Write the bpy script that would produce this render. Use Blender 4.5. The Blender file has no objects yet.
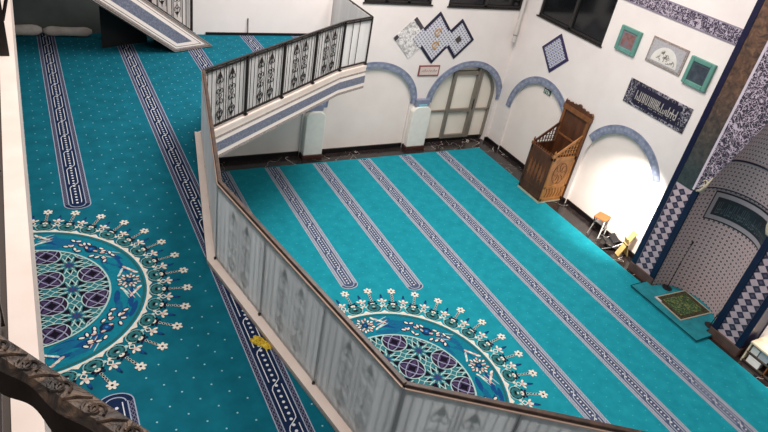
import bpy, bmesh, math, random
from math import sin, cos, pi, radians, hypot, atan2, sqrt, floor
from mathutils import Vector, Matrix
random.seed(7)
C = bpy.context.scene.collection
ZM = 3.2          # mezzanine floor level
ZG = 5.65          # upper gallery floor level
YF = 12.52        # far wall
XQ = 11.27        # qibla wall

# ------------------------------------------------------------------ materials
class G:
    """tiny node-graph helper"""
    def __init__(s, name):
        s.m = bpy.data.materials.new(name); s.m.use_nodes = True
        s.t = s.m.node_tree; s.n = s.t.nodes; s.l = s.t.links
        s.b = s.n['Principled BSDF']; s.out = s.n['Material Output']
    def put(s, sock, v):
        if hasattr(v, 'links') or isinstance(v, bpy.types.NodeSocket): s.l.new(v, sock)
        elif isinstance(v, tuple) and len(v) == 3 and sock.type == 'RGBA': sock.default_value = (*v, 1)
        else: sock.default_value = v
    def math(s, op, a, b=0.0, c=None):
        k = s.n.new('ShaderNodeMath'); k.operation = op; s.put(k.inputs[0], a); s.put(k.inputs[1], b)
        if c is not None: s.put(k.inputs[2], c)
        return k.outputs[0]
    def mix(s, f, a, b):
        k = s.n.new('ShaderNodeMix'); k.data_type = 'RGBA'
        s.put(k.inputs[0], f); s.put(k.inputs[6], a); s.put(k.inputs[7], b); return k.outputs[2]
    def coord(s, kind='Object', scale=(1, 1, 1)):
        k = s.n.new('ShaderNodeTexCoord'); mp = s.n.new('ShaderNodeMapping'); mp.inputs['Scale'].default_value = scale
        s.l.new(k.outputs[kind], mp.inputs[0]); return mp.outputs[0]
    def noise(s, vec, scale=5, detail=3, rough=.55, dist=0):
        k = s.n.new('ShaderNodeTexNoise'); k.inputs['Scale'].default_value = scale; k.inputs['Detail'].default_value = detail
        k.inputs['Roughness'].default_value = rough; k.inputs['Distortion'].default_value = dist
        s.l.new(vec, k.inputs['Vector']); return k.outputs['Fac']
    def ramp(s, f, stops):
        k = s.n.new('ShaderNodeValToRGB'); r = k.color_ramp
        while len(r.elements) < len(stops): r.elements.new(.5)
        for e, (p, c) in zip(r.elements, stops): e.position = p; e.color = (*c, 1)
        s.put(k.inputs[0], f); return k.outputs[0]
    def xyz(s, v):
        k = s.n.new('ShaderNodeSeparateXYZ'); s.l.new(v, k.inputs[0]); return k.outputs
    def done(s, col, rough=.6, metal=0, bump=None, spec=None):
        s.put(s.b.inputs['Base Color'], col); s.put(s.b.inputs['Roughness'], rough); s.put(s.b.inputs['Metallic'], metal)
        if spec is not None: s.b.inputs['Specular IOR Level'].default_value = spec
        if bump is not None:
            k = s.n.new('ShaderNodeBump'); k.inputs['Strength'].default_value = bump[1]; k.inputs['Distance'].default_value = .01
            s.l.new(bump[0], k.inputs['Height']); s.l.new(k.outputs[0], s.b.inputs['Normal'])
        return s.m
def lin(h):
    h = h.lstrip('#'); v = [int(h[i:i+2], 16)/255 for i in (0, 2, 4)]
    return tuple(x/12.92 if x <= .04045 else ((x+.055)/1.055)**2.4 for x in v)
MC = {}
def plain(name, hexc, rough=.6, metal=0, var=.06, scale=6, spec=None):
    """plain colour with a slight mottle"""
    if name in MC: return MC[name]
    g = G(name); c = lin(hexc); f = g.noise(g.coord(), scale, 2)
    a = tuple(min(1, x*(1-var)) for x in c); b = tuple(min(1, x*(1+var)) for x in c)
    MC[name] = g.done(g.ramp(f, [(.3, a), (.7, b)]), rough, metal, spec=spec); return MC[name]
def noisy(name, stops, scale=5, detail=4, rough=.6, stretch=(1, 1, 1), dist=0, bump=0, metal=0, spec=None, kind='Object'):
    if name in MC: return MC[name]
    g = G(name); f = g.noise(g.coord(kind, stretch), scale, detail, dist=dist)
    MC[name] = g.done(g.ramp(f, [(p, lin(h)) for p, h in stops]), rough, metal, (f, bump) if bump else None, spec); return MC[name]
def script_mat(name, ground, ink, scale, width=.06, rough=.45, stretch=(1, 1, 1)):
    """curling light strokes on a dark ground, as in tiled calligraphy"""
    g = G(name); v = g.coord('Object', stretch); f = g.noise(v, scale, 0.0, .5, .8)
    d = g.math('ABSOLUTE', g.math('SUBTRACT', f, .5)); k = g.math('LESS_THAN', d, width*.42)
    f2 = g.noise(v, scale*1.5, 0.0, .5, .9); k2 = g.math('LESS_THAN', g.math('ABSOLUTE', g.math('SUBTRACT', f2, .5)), width*.36)
    MC[name] = g.done(g.mix(g.math('MAXIMUM', k, k2), lin(ground), lin(ink)), rough); return MC[name]
def grid_mat(name, ground, dot, cell, size=.28, rough=.4, ring=None, line=None, diag=False, kind='UV'):
    g = G(name); x, y, z = g.xyz(g.coord(kind, (1/cell, 1/cell, 1/cell)))
    if diag: x, y = g.math('ADD', x, y), g.math('SUBTRACT', x, y)
    fx = g.math('ABSOLUTE', g.math('SUBTRACT', g.math('FRACT', x), .5)); fy = g.math('ABSOLUTE', g.math('SUBTRACT', g.math('FRACT', y), .5))
    m = g.math('MAXIMUM', fx, fy); col = lin(ground)
    n = g.noise(g.coord(), 9, 2); col = g.mix(n, tuple(c*.85 for c in lin(ground)), tuple(min(1, c*1.12) for c in lin(ground)))
    if line: col = g.mix(g.math('GREATER_THAN', m, .46), col, lin(line))
    if ring: col = g.mix(g.math('LESS_THAN', m, size*1.35), col, lin(ring))
    col = g.mix(g.math('LESS_THAN', m, size), col, lin(dot))
    MC[name] = g.done(col, rough); return MC[name]

WALL = noisy('white_plaster', [(.3, '#EAE0DB'), (.7, '#F2E9E4')], 1.5, 3, .75)
WALLW = noisy('bright_plaster', [(.3, '#F0E3DA'), (.7, '#F7EBE3')], 1.5, 3, .7)
CREAM = noisy('cream_marble', [(.3, '#E3CFC2'), (.7, '#EFE0D5')], 3, 4, .35)
g = G('black_marble'); v = g.coord('Object', (1, 1, 1)); f = g.noise(v, .8, 3, .5, .8)
vein = g.math('LESS_THAN', g.math('ABSOLUTE', g.math('SUBTRACT', f, .5)), .0022); base = g.ramp(g.noise(v, 5, 4), [(.3, lin('#1E1A1A')), (.75, lin('#3A3230'))])
MARBLE = g.done(g.mix(vein, base, lin('#B8ACA4')), .18)
BLACK = plain('black_stone', '#141011', .3)
TEAL = noisy('turquoise_pile', [(.2, '#16808F'), (.5, '#1A8C9B'), (.8, '#2198A6')], 5, 6, .95, bump=.25, spec=.1)
TEALM = noisy('shaded_turquoise_pile', [(.2, '#0B5666'), (.5, '#0E6375'), (.8, '#127082')], 5, 6, .95, bump=.25, spec=.1)  # hall turquoise again, with the mezzanine's dimmer light put into the colour
def pile(n, h): return plain(n, h, .95, var=.1, scale=30, spec=.05)
DOTC, DOTM = pile('pile_dot_hall', '#43B0BA'), pile('pile_dot_gallery', '#8CC4C8')
NAVY, GREYL, PURP, WHITEP = pile('pile_navy', '#1B2A48'), pile('pile_light_line', '#9FA9BC'), pile('pile_plum', '#3D3448'), pile('pile_white', '#D6D8DC')
LILAC, IVORY, SEAG, BLKP = pile('pile_lilac', '#8F93AB'), pile('pile_ivory', '#DDD6C8'), pile('pile_sea_green', '#33727A'), pile('pile_black', '#191522')
DPUR, MAUVE, BLUEP, BLUEL = pile('pile_aubergine', '#2C1F33'), pile('pile_mauve', '#483C5C'), pile('pile_blue', '#18477A'), pile('pile_sky', '#3A7FB4')
MBLUE = pile('pile_soft_blue', '#186084')
DGRN, PINKP, MTEAL, MINT = pile('pile_dark_green', '#2B5F60'), pile('pile_pink', '#CDAFA4'), pile('pile_mid_teal', '#157689'), pile('pile_mint', '#A9C6C0')
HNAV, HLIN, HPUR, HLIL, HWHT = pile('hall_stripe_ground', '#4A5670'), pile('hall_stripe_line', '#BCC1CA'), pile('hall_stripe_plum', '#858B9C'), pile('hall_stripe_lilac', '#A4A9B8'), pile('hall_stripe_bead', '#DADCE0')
IRON = noisy('wrought_iron', [(.3, '#17110F'), (.7, '#2A201C')], 20, 3, .5, metal=.4)
BRONZE = noisy('embossed_bronze', [(.35, '#1E1611'), (.5, '#3B2D23'), (.68, '#6B5442')], 30, 3, .5, dist=1.5, bump=.6, metal=.25)
RAILB = noisy('brown_rail', [(.3, '#2B1D16'), (.7, '#553C2C')], 14, 3, .45, bump=.2)
g = G('frosted_sheet'); f = g.noise(g.coord('Object', (7, 1, .55)), 1.3, 3, .5)
g.done(g.ramp(f, [(.3, lin('#A9AAA9')), (.55, lin('#CFD0CF')), (.75, lin('#DADBDA'))]), .35)
tr = g.n.new('ShaderNodeBsdfTranslucent'); tr.inputs[0].default_value = (.9, .92, .93, 1)
tp = g.n.new('ShaderNodeBsdfTransparent'); tp.inputs[0].default_value = (.9, .95, .95, 1)
m1 = g.n.new('ShaderNodeMixShader'); m1.inputs[0].default_value = .5; g.l.new(g.b.outputs[0], m1.inputs[1]); g.l.new(tr.outputs[0], m1.inputs[2])
m2 = g.n.new('ShaderNodeMixShader'); m2.inputs[0].default_value = .04; g.l.new(m1.outputs[0], m2.inputs[1]); g.l.new(tp.outputs[0], m2.inputs[2]); g.l.new(m2.outputs[0], g.out.inputs[0])
FROST = g.m
FROSTW = noisy('pale_frosted_sheet', [(.3, '#D2D0CE'), (.7, '#E2DFDC')], 1.2, 2, .4, (5, 1, .5))
BLUEA, BLUEB, BLUEC = plain('arch_tile_blue', '#858CA1', .4, var=.12), plain('arch_tile_pale', '#979EAF', .4, var=.1), plain('arch_tile_deep', '#747C94', .4)
FBLUE = noisy('mottled_blue_tile', [(.3, '#5D6072'), (.5, '#717586'), (.7, '#898B99')], 38, 3, .5)
FGREY = noisy('grey_pattern_border', [(.35, '#7A6F6A'), (.5, '#978B84'), (.65, '#B3A79F')], 55, 2, .5)
ALU = plain('grey_aluminium', '#8B8378', .4, .3)
PANE = noisy('milky_glass', [(.3, '#EADDCD'), (.7, '#F8EEE0')], .9, 2, .25)
NAVYT = plain('navy_tile', '#111232', .3, var=.15)
WOODD = noisy('shaded_carved_wood', [(.3, '#3F2313'), (.7, '#633A20')], 7, 4, .5, (1, 1, .25), bump=.15)
WOODL = noisy('lit_carved_wood', [(.3, '#9A6432'), (.7, '#C4884E')], 7, 4, .45, (1, 1, .25), bump=.15)  # same wood as the dark one; light falling on one side put into colour
WOODM = noisy('mid_carved_wood', [(.3, '#6B3F22'), (.7, '#8F5A32')], 9, 4, .5, (1, 1, .3), bump=.15)
WHITE = plain('white_paint', '#ECE8E4', .5)
GREENF = plain('sage_green_frame', '#5E9285', .5, var=.1)
CHROME = plain('chrome_tube', '#B9B6B2', .25, .9)
BLKPL = plain('black_plastic', '#15151A', .45)

# ------------------------------------------------------------------ mesh helper
class MB:
    def __init__(s): s.v = []; s.f = []; s.mi = []; s.uv = {}
    def poly(s, pts, mi=0, uv=None):
        b = len(s.v); s.v += [tuple(p) for p in pts]; s.f.append(tuple(range(b, b+len(pts)))); s.mi.append(mi)
        if uv: s.uv[len(s.f)-1] = uv
        return s
    def box(s, x0, x1, y0, y1, z0, z1, mi=0, M=None):
        p = [(x, y, z) for x in (x0, x1) for y in (y0, y1) for z in (z0, z1)]
        if M is not None: p = [tuple(M @ Vector(q)) for q in p]
        b = len(s.v); s.v += p
        for f in ((0,1,3,2),(4,6,7,5),(0,4,5,1),(2,3,7,6),(0,2,6,4),(1,5,7,3)): s.f.append(tuple(b+i for i in f)); s.mi.append(mi)
        return s
    def prism(s, pts, off, mi=0, cap=True):
        """closed polygon swept by the vector off"""
        n = len(pts); b = len(s.v); o = Vector(off); s.v += [tuple(p) for p in pts]+[tuple(Vector(p)+o) for p in pts]
        for i in range(n): j = (i+1) % n; s.f.append((b+i, b+j, b+n+j, b+n+i)); s.mi.append(mi)
        if cap: s.f += [tuple(b+i for i in range(n))[::-1], tuple(b+n+i for i in range(n))]; s.mi += [mi, mi]
        return s
    def tube(s, pts, r, n=6, mi=0, closed=False, rs=None):
        P = [Vector(p) for p in pts]; m = len(P); b = len(s.v); up = None
        for i, p in enumerate(P):
            a = P[(i-1) % m] if closed or i else P[0]; c = P[(i+1) % m] if closed or i < m-1 else P[-1]
            t = (c-a).normalized()
            if up is None: up = Vector((0, 0, 1)) if abs(t.z) < .9 else Vector((1, 0, 0))
            e = t.cross(up)
            if e.length < 1e-6: e = t.orthogonal()
            e.normalize(); w = e.cross(t); up = w; rr = rs[i] if rs else r
            for k in range(n): q = p+e*(rr*cos(2*pi*k/n))+w*(rr*sin(2*pi*k/n)); s.v.append(tuple(q))
        for i in range(m if closed else m-1):
            i2 = (i+1) % m
            for k in range(n): k2 = (k+1) % n; s.f.append((b+i*n+k, b+i*n+k2, b+i2*n+k2, b+i2*n+k)); s.mi.append(mi)
        if not closed: s.f += [tuple(b+k for k in range(n))[::-1], tuple(b+(m-1)*n+k for k in range(n))]; s.mi += [mi, mi]
        return s
    def lathe(s, prof, n=14, c=(0, 0, 0), mi=0):
        b = len(s.v); m = len(prof)
        for r, z in prof:
            for k in range(n): s.v.append((c[0]+r*cos(2*pi*k/n), c[1]+r*sin(2*pi*k/n), c[2]+z))
        for i in range(m-1):
            for k in range(n): k2 = (k+1) % n; s.f.append((b+i*n+k, b+i*n+k2, b+(i+1)*n+k2, b+(i+1)*n+k)); s.mi.append(mi)
        s.f += [tuple(b+k for k in range(n))[::-1], tuple(b+(m-1)*n+k for k in range(n))]; s.mi += [mi, mi]; return s
    def build(s, name, mats, parent=None, smooth=False, bevel=0, recalc=True):
        me = bpy.data.meshes.new(name); me.from_pydata(s.v, [], s.f)
        if not isinstance(mats, (list, tuple)): mats = [mats]
        for m in mats: me.materials.append(m)
        me.polygons.foreach_set('material_index', s.mi)
        if s.uv:
            l = me.uv_layers.new(name='UVMap')
            for fi, u in s.uv.items():
                for k, li in enumerate(me.polygons[fi].loop_indices): l.data[li].uv = u[k]
        if recalc:
            bm = bmesh.new(); bm.from_mesh(me); bmesh.ops.recalc_face_normals(bm, faces=bm.faces[:]); bm.to_mesh(me); bm.free()
        if smooth: me.polygons.foreach_set('use_smooth', [True]*len(me.polygons))
        me.update(); o = bpy.data.objects.new(name, me); C.objects.link(o)
        if parent is not None: o.parent = parent
        if bevel:
            k = o.modifiers.new('edge', 'BEVEL'); k.width = bevel; k.segments = 2; k.limit_method = 'ANGLE'
        return o
def tag(o, label, cat, group=None, kind=None):
    o['label'] = label; o['category'] = cat
    if group: o['group'] = group
    if kind: o['kind'] = kind
    return o
def thing(name, label, cat, loc=(0, 0, 0), rz=0, group=None):
    o = bpy.data.objects.new(name, None); C.objects.link(o); o.location = loc; o.rotation_euler = (0, 0, rz); o.empty_display_size = .1
    return tag(o, label, cat, group)
def struct(o, kind='structure'): o['kind'] = kind; return o
def copy_part(o, parent, loc):
    c = o.copy(); C.objects.link(c); c.parent = parent; c.location = loc; return c

# ------------------------------------------------------------------ flat carpet pattern
class Flat:
    def __init__(s, z, keep=None): s.z = z; s.mb = MB(); s.keep = keep; s.mats = []; s.clip = None
    def idx(s, m):
        if m not in s.mats: s.mats.append(m)
        return s.mats.index(m)
    def poly(s, pts, m, layer):
        if s.clip:
            cx, cy, R = s.clip; pts = clip_circle(pts, cx, cy, R)
            if len(pts) < 3: return
        if s.keep:
            ax = sum(p[0] for p in pts)/len(pts); ay = sum(p[1] for p in pts)/len(pts)
            if not s.keep(ax, ay): return
        zz = s.z+layer*.0009+(len(s.mb.f) % 80)*1e-5; s.mb.poly([(p[0], p[1], zz) for p in pts], s.idx(m))
    def ell(s, x, y, rx, ry, rot, m, layer, n=9):
        c, d = cos(rot), sin(rot)
        s.poly([(x+rx*cos(a)*c-ry*sin(a)*d, y+rx*cos(a)*d+ry*sin(a)*c) for a in [2*pi*k/n for k in range(n)]], m, layer)
    def line(s, pts, w, m, layer, closed=False):
        n = len(pts); P = pts+[pts[0]] if closed else pts; nn = []
        for i in range(len(P)):
            if closed: a, b = P[(i-1) % n], P[(i+1) % n]
            else: a, b = P[max(i-1, 0)], P[min(i+1, n-1)]
            dx, dy = b[0]-a[0], b[1]-a[1]; L = hypot(dx, dy) or 1; nn.append((-dy/L*w/2, dx/L*w/2))
        for i in range(len(P)-1):
            (x0, y0), (x1, y1), (a, b), (c, d) = P[i], P[i+1], nn[i], nn[i+1]
            s.poly([(x0-a, y0-b), (x1-c, y1-d), (x1+c, y1+d), (x0+a, y0+b)], m, layer)
    def ring(s, x, y, r0, r1, m, layer, n=96):
        for k in range(n):
            a, b = 2*pi*k/n, 2*pi*(k+1)/n
            s.poly([(x+r0*cos(a), y+r0*sin(a)), (x+r1*cos(a), y+r1*sin(a)), (x+r1*cos(b), y+r1*sin(b)), (x+r0*cos(b), y+r0*sin(b))], m, layer)
def clip_circle(pts, cx, cy, R, n=64):
    if all(hypot(p[0]-cx, p[1]-cy) < R*.995 for p in pts): return pts
    for k in range(n):
        a = 2*pi*k/n; nx, ny = cos(a), sin(a); out = []
        dd = [(p[0]-cx)*nx+(p[1]-cy)*ny-R for p in pts]
        for i in range(len(pts)):
            j = (i+1) % len(pts)
            if dd[i] <= 0: out.append(pts[i])
            if dd[i]*dd[j] < 0:
                t = dd[i]/(dd[i]-dd[j]); out.append((pts[i][0]+t*(pts[j][0]-pts[i][0]), pts[i][1]+t*(pts[j][1]-pts[i][1])))
        pts = out
        if len(pts) < 3: return []
    return pts

def stripe(F, x, y0, y1, w, per, round0=False, round1=False, hall=False):
    """row band along Y: braided borders, beads and crossing lines"""
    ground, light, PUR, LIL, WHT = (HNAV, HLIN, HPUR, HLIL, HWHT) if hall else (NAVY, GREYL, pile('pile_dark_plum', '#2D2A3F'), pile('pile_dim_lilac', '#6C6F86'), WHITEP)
    def X(t): return x+(t-.5)*w
    e0 = y0+(w*.35 if round0 else 0); e1 = y1-(w*.35 if round1 else 0)
    N = max(2, int((e1-e0)/.12)); ys = [e0+(e1-e0)*k/N for k in range(N+1)]
    for a, b in zip(ys, ys[1:]):
        for q in range(6): F.poly([(X(q/6), a), (X(q/6+1/6), a), (X(q/6+1/6), b), (X(q/6), b)], ground, 1)
        for t0, t1, m in ((.05, .165, PUR), (.835, .95, PUR)): F.poly([(X(t0), a), (X(t1), a), (X(t1), b), (X(t0), b)], m, 2)
        for t in (.02, .19, .81, .98): F.line([(X(t), a), (X(t), b)], w*.035, light, 3)
    k = 0; st = w*.16; y = e0
    while y < e1-st:
        for t0, t1 in ((.05, .165), (.835, .95)): F.line([(X(t0), y), (X(t1), y+st)], w*.022, LIL, 3); F.line([(X(t1), y), (X(t0), y+st)], w*.022, LIL, 3)
        y += st
    for end, sg, rd in ((e0, -1, round0), (e1, 1, round1)):
        if not rd: continue
        arc = [(X(.5)+.5*w*cos(a), end+sg*.7*.5*w*sin(a)) for a in [pi*k/14 for k in range(15)]]
        F.poly(arc, ground, 1); F.line([(X(.5)+(px-X(.5))*.96, end+(py-end)*.96) for px, py in arc], w*.035, light, 3)
        arc2 = [(X(.5)+(px-X(.5))*.55, end+(py-end)*.55) for px, py in arc]; F.line(arc2, w*.035, light, 3)
    d = per/7; y = e0+d*.5
    while y < e1-d*.3: F.ell(x, y, w*.05, w*.05, 0, WHT, 4, 8); y += d
    nseg = int((e1-e0)/per)+2
    for j in range(-1, nseg):
        s0 = e0+j*per; path = []
        for q in range(25):
            u = q/24*1.9+.05
            t = .33 if u < .85 else (.67 if u > 1.12 else .33+.34*(.5-.5*cos(pi*(u-.85)/.27)))
            yy = s0+u*per
            if e0 < yy < e1: path.append((X(t), yy))
        if len(path) > 2: F.line(path, w*.03, WHT, 3)

def ringR(F, cx, cy, R, r0, r1, m, l, n=96): F.ring(cx, cy, r0*R, r1*R, m, l, n)

def medallion(F, cx, cy, R, off):
    def P(r, a): return (cx+R*r*cos(a), cy+R*r*sin(a))
    def E(r, a, rr, rt, m, ly, n=9, tilt=0): x, y = P(r, a); F.ell(x, y, rr*R, rt*R, a+tilt, m, ly, n)
    ringR(F, cx, cy, R, .49, .74, MTEAL, 1); ringR(F, cx, cy, R, .708, .722, DGRN, 3); ringR(F, cx, cy, R, .734, .750, IVORY, 3)
    rnd = random.Random(3)
    # brushed blue strokes between the flowers
    for k in range(8):
        a0 = pi/8+k*pi/4
        for j in range(16):
            a = a0+rnd.uniform(-.14, .14); r = .61+rnd.uniform(-.075, .075)
            E(r, a, .012+rnd.random()*.018, .06+rnd.random()*.06, rnd.choice((BLUEP, MBLUE, MBLUE, MTEAL)), 2, 10, rnd.uniform(-.35, .35))
        for j in range(3): E(.60+.035*j, a0+.17, .004, .06, MINT if j != 1 else PINKP, 3, 8, .5)
    # four peonies and four leaf clusters
    for k in range(4):
        a = k*pi/2
        def pt(da, db): return .625+da, a+db/.625
        for j in range(16):
            b = j*pi/8; rr = .066 if j % 2 else .052
            r, q = pt(rr*cos(b), rr*sin(b)); E(r, q, .020, .011, NAVY, 4, 8, b); E(r, q, .015, .008, IVORY if j % 3 else PINKP, 5, 8, b)
        for j in range(10):
            b = j*pi/5; r, q = pt(.036*cos(b), .036*sin(b)); E(r, q, .011, .008, DGRN if j % 2 else PINKP, 6, 7, b)
        E(.625, a, .026, .026, NAVY, 7, 12); E(.625, a, .018, .018, BLUEP, 8, 10); E(.625, a, .008, .008, SEAG, 9, 8)
        for sg in (-1, 1):
            for j in range(4):
                E(.685-.016*j, a+sg*(.125+.04*j), .010, .022, PINKP if j % 2 else IVORY, 4, 8, sg*(.9-.2*j)); E(.575+.012*j, a+sg*(.13+.03*j), .008, .018, MINT if j % 2 else IVORY, 4, 8, -sg*.8)
        a = pi/4+k*pi/2
        E(.605, a, .044, .044, NAVY, 4, 12); E(.605, a, .026, .026, BLUEP, 6, 10); E(.605, a, .010, .010, BLUEL, 7, 8)
        for sg in (-1, 1):
            for j in range(11):
                q = sg*(.055+.024*j+rnd.uniform(-.01, .01)); r = .60+.062*sin(j*2.3+k)*(1-.03*j); tl = rnd.uniform(-1.2, 1.2)
                E(r, a+q, .017, .026, NAVY, 4, 9, tl); E(r+.002, a+q, .009, .018, IVORY if j % 4 else PINKP, 5, 8, tl)
    # lattice disc
    F.ell(cx, cy, .5*R, .5*R, 0, SEAG, 2, 72); F.clip = (cx, cy, .497*R); A = .27*R; lw = .0075*R
    n = 3
    for i in range(-n, n+1):
        for j in range(-n, n+1):
            x, y = cx+i*A, cy+j*A
            if hypot(x-cx, y-cy) < .5*R+A:
                pts = []
                for k in range(16): r = (.14 if k % 2 == 0 else .075)*A; b = k*pi/8; pts.append((x+r*cos(b), y+r*sin(b)))
                for k in range(8):
                    b = k*pi/4; F.line([(x+.13*A*cos(b+pi/8), y+.13*A*sin(b+pi/8)), (x+.36*A*cos(b+pi/8), y+.36*A*sin(b+pi/8))], lw, MINT, 5)
                    F.poly([(x+.17*A*cos(b), y+.17*A*sin(b)), (x+.35*A*cos(b-.3), y+.35*A*sin(b-.3)), (x+.35*A*cos(b+.3), y+.35*A*sin(b+.3))], BLKP, 4)
                for k in range(0, 16, 2): F.poly([(x, y), pts[k-1], pts[k], pts[k+1]], MAUVE if k % 4 else BLUEP, 6)
            for dx, dy in ((.5, 0), (0, .5)):
                x, y = cx+(i+dx)*A, cy+(j+dy)*A
                if hypot(x-cx, y-cy) > .5*R+A: continue
                q = .1*A; F.line([(x+q, y), (x, y+q), (x-q, y), (x, y-q)], lw, MINT, 5, True)
                for sx, sy in ((1, 0), (-1, 0), (0, 1), (0, -1)):
                    tx, ty = -sy, sx
                    F.poly([(x+.13*A*sx, y+.13*A*sy), (x+.27*A*sx+.07*A*tx, y+.27*A*sy+.07*A*ty), (x+.27*A*sx-.07*A*tx, y+.27*A*sy-.07*A*ty)], BLKP, 4)
                    F.line([(x+q*sx, y+q*sy), (x+.34*A*sx+.1*A*tx, y+.34*A*sy+.1*A*ty)], lw, MINT, 5); F.line([(x+q*sx, y+q*sy), (x+.34*A*sx-.1*A*tx, y+.34*A*sy-.1*A*ty)], lw, MINT, 5)
            x, y = cx+(i+.5)*A, cy+(j+.5)*A
            if hypot(x-cx, y-cy) > .5*R+A: continue
            r = .35*A; F.ell(x, y, r, r, 0, DPUR, 6, 28)
            for b in (0, pi/2):
                F.ell(x, y, r*.9, r*.2, b+pi/4, MAUVE, 7, 16)
            F.ell(x, y, r*.36, r*.36, 0, BLKP, 8, 4)
            F.line([(x+r*cos(2*pi*k/28), y+r*sin(2*pi*k/28)) for k in range(28)], lw, MINT, 9, True)
            for b in (pi/4, 3*pi/4):
                F.line([(x+r*cos(2*pi*k/20)*cos(b)-r*.42*sin(2*pi*k/20)*sin(b), y+r*cos(2*pi*k/20)*sin(b)+r*.42*sin(2*pi*k/20)*cos(b)) for k in range(20)], lw, LILAC, 9, True)
    F.clip = None
    ringR(F, cx, cy, R, .494, .506, MINT, 10)
    # rosette crown
    for k in range(32):
        a = off+k*pi/16; b = a+pi/32
        F.poly([P(.748, b-.045), P(.772, b), P(.748, b+.045)], IVORY, 4)
        E(.800, a, .051, .062, MINT, 4, 18); E(.800, a, .0465, .0575, DGRN, 5, 18); E(.798, a, .033, .042, SEAG, 6, 14); E(.798, a, .024, .032, DGRN, 7, 12); E(.795, a, .010, .02, BLKP, 8, 6); E(.812, a, .008, .012, MINT, 8, 6)
        for q in range(8): c = q*pi/4; E(.80+.040*cos(c), a+.062*sin(c), .0055, .0065, BLKP, 7, 5)
        for r, m in ((.862, BLKP), (.845, IVORY)): E(r, a, .013, .02, m, 5, 8)
        for s in (-1, 1):
            F.line([P(.822, b), P(.845, b+s*.022), P(.868, b)], .008*R, IVORY, 6); E(.848, a+s*.035, .012, .012, BLKP, 5, 6); E(.872, a+s*.03, .01, .01, NAVY, 5, 6)
            E(.882, b+s*.03, .017, .009, IVORY, 6, 7, s*.9)
            E(.815, b+s*.02, .012, .012, IVORY if s > 0 else MINT, 5, 7)
        E(.89, b, .02, .012, IVORY, 6, 7); E(.875, b, .01, .018, PINKP, 7, 7)
        E(.925, b, .026, .012, BLUEP, 4, 8); E(.948, b, .012, .007, NAVY, 4, 6)
        for r in (.885, .91, .935, .957): E(r, a, .0105, .011, IVORY, 4, 7); E(r, a, .0075, .0085, BLKP, 5, 6)
        fx, fy = P(1, a)
        for q in range(6): c = a+q*pi/3; F.ell(fx+.020*R*cos(c), fy+.020*R*sin(c), .0165*R, .0105*R, c, IVORY, 5, 7)
        F.ell(fx, fy, .009*R, .009*R, 0, DPUR, 6, 6)

def dots(F, x0, x1, y0, y1, px, py, r, m, avoid):
    ny = int((y1-y0)/py)
    for j in range(ny):
        y = y0+j*py; x = x0+(px/2 if j % 2 else 0)
        while x < x1:
            if not avoid(x, y): F.ell(x, y, r, r, .3, m, 1, 6)
            x += px

def carpet(name, label, outline, zb, zt, pile_m, F):
    mb = MB(); mb.prism([(x, y, zb) for x, y in outline], (0, 0, zt-zb), 0)
    mats = [pile_m]+F.mats; b = len(mb.v); mb.v += F.mb.v; mb.f += [tuple(b+i for i in f) for f in F.mb.f]; mb.mi += [i+1 for i in F.mb.mi]
    return tag(mb.build(name, mats, recalc=False), label, 'carpet')

# hall carpet
HC, HR = (4.40, 5.136), 2.288
F = Flat(.0135)
HS = [3.4, 4.59, 5.80, 7.03, 8.24, 9.41]
HW = .345
for i, x in enumerate(HS):
    if i in (0, 1, 2):
        yt = (7.55, 7.53, 7.14)[i]; yb = 2*HC[1]-yt
        stripe(F, x, yt, 12.08, HW, .5, round0=True, hall=True); stripe(F, x, -.9, yb, HW, .5, round1=True, hall=True)
    else: stripe(F, x, -.9, 12.08, HW, .5, hall=True)
medallion(F, *HC, HR, 0)
dots(F, 2.0, 10.6, 1.0, 12.0, .30, .15, .011, DOTC, lambda x, y: hypot(x-HC[0], y-HC[1]) < HR*1.06 or any(abs(x-s) < HW/2+.03 for s in HS))
HALL_C = carpet('prayer_carpet', 'bright turquoise fitted carpet covering the lower prayer hall up to the pulpit', [(1, -1), (10.72, -1), (10.72, 12.12), (1, 12.12)], .001, .0135, TEAL, F)

# mezzanine carpet
EDGE = [(6, -.69), (4.6, .30), (3.175, 1.243), (1.815, 2.170), (1.287, 5.02), (1.821, 7.864), (4.924, 10.085), (5.56, 10.37)]
MEZZ = [(-3, -1), (6, -1)]+EDGE+[(5.56, 12.05), (-3, 12.05)]
def inside(x, y, poly=MEZZ):
    c = False; n = len(poly)
    for i in range(n):
        (x1, y1), (x2, y2) = poly[i], poly[(i+1) % n]
        if (y1 > y) != (y2 > y) and x < (x2-x1)*(y-y1)/(y2-y1)+x1: c = not c
    return c
MCN, MR = (-.33, 4.949), 1.371
F = Flat(ZM+.0005, keep=inside)
MS = [.213, 1.432, 2.6, 3.8, 4.9]; MW = .275
stripe(F, MS[0], 6.30, 12.0, MW, .42, round0=True); stripe(F, MS[0], -.9, 3.60, MW, .42, round1=True)
for x in MS[1:]: stripe(F, x, -.9, 12.0, MW, .42)
stripe(F, -1.0, 6.3, 12.0, MW, .42, round0=True)
medallion(F, *MCN, MR, radians(.85))
dots(F, -2, 5.6, 1.5, 12, .235, .115, .0085, DOTM, lambda x, y: hypot(x-MCN[0], y-MCN[1]) < MR*1.07 or any(abs(x-s) < MW/2+.03 for s in MS))
MEZZ_C = carpet('mezzanine_carpet', 'turquoise fitted carpet on the mezzanine, shaded in its colour, with white dots and a large round medallion', MEZZ, ZM-.012, ZM, TEALM, F)

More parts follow.
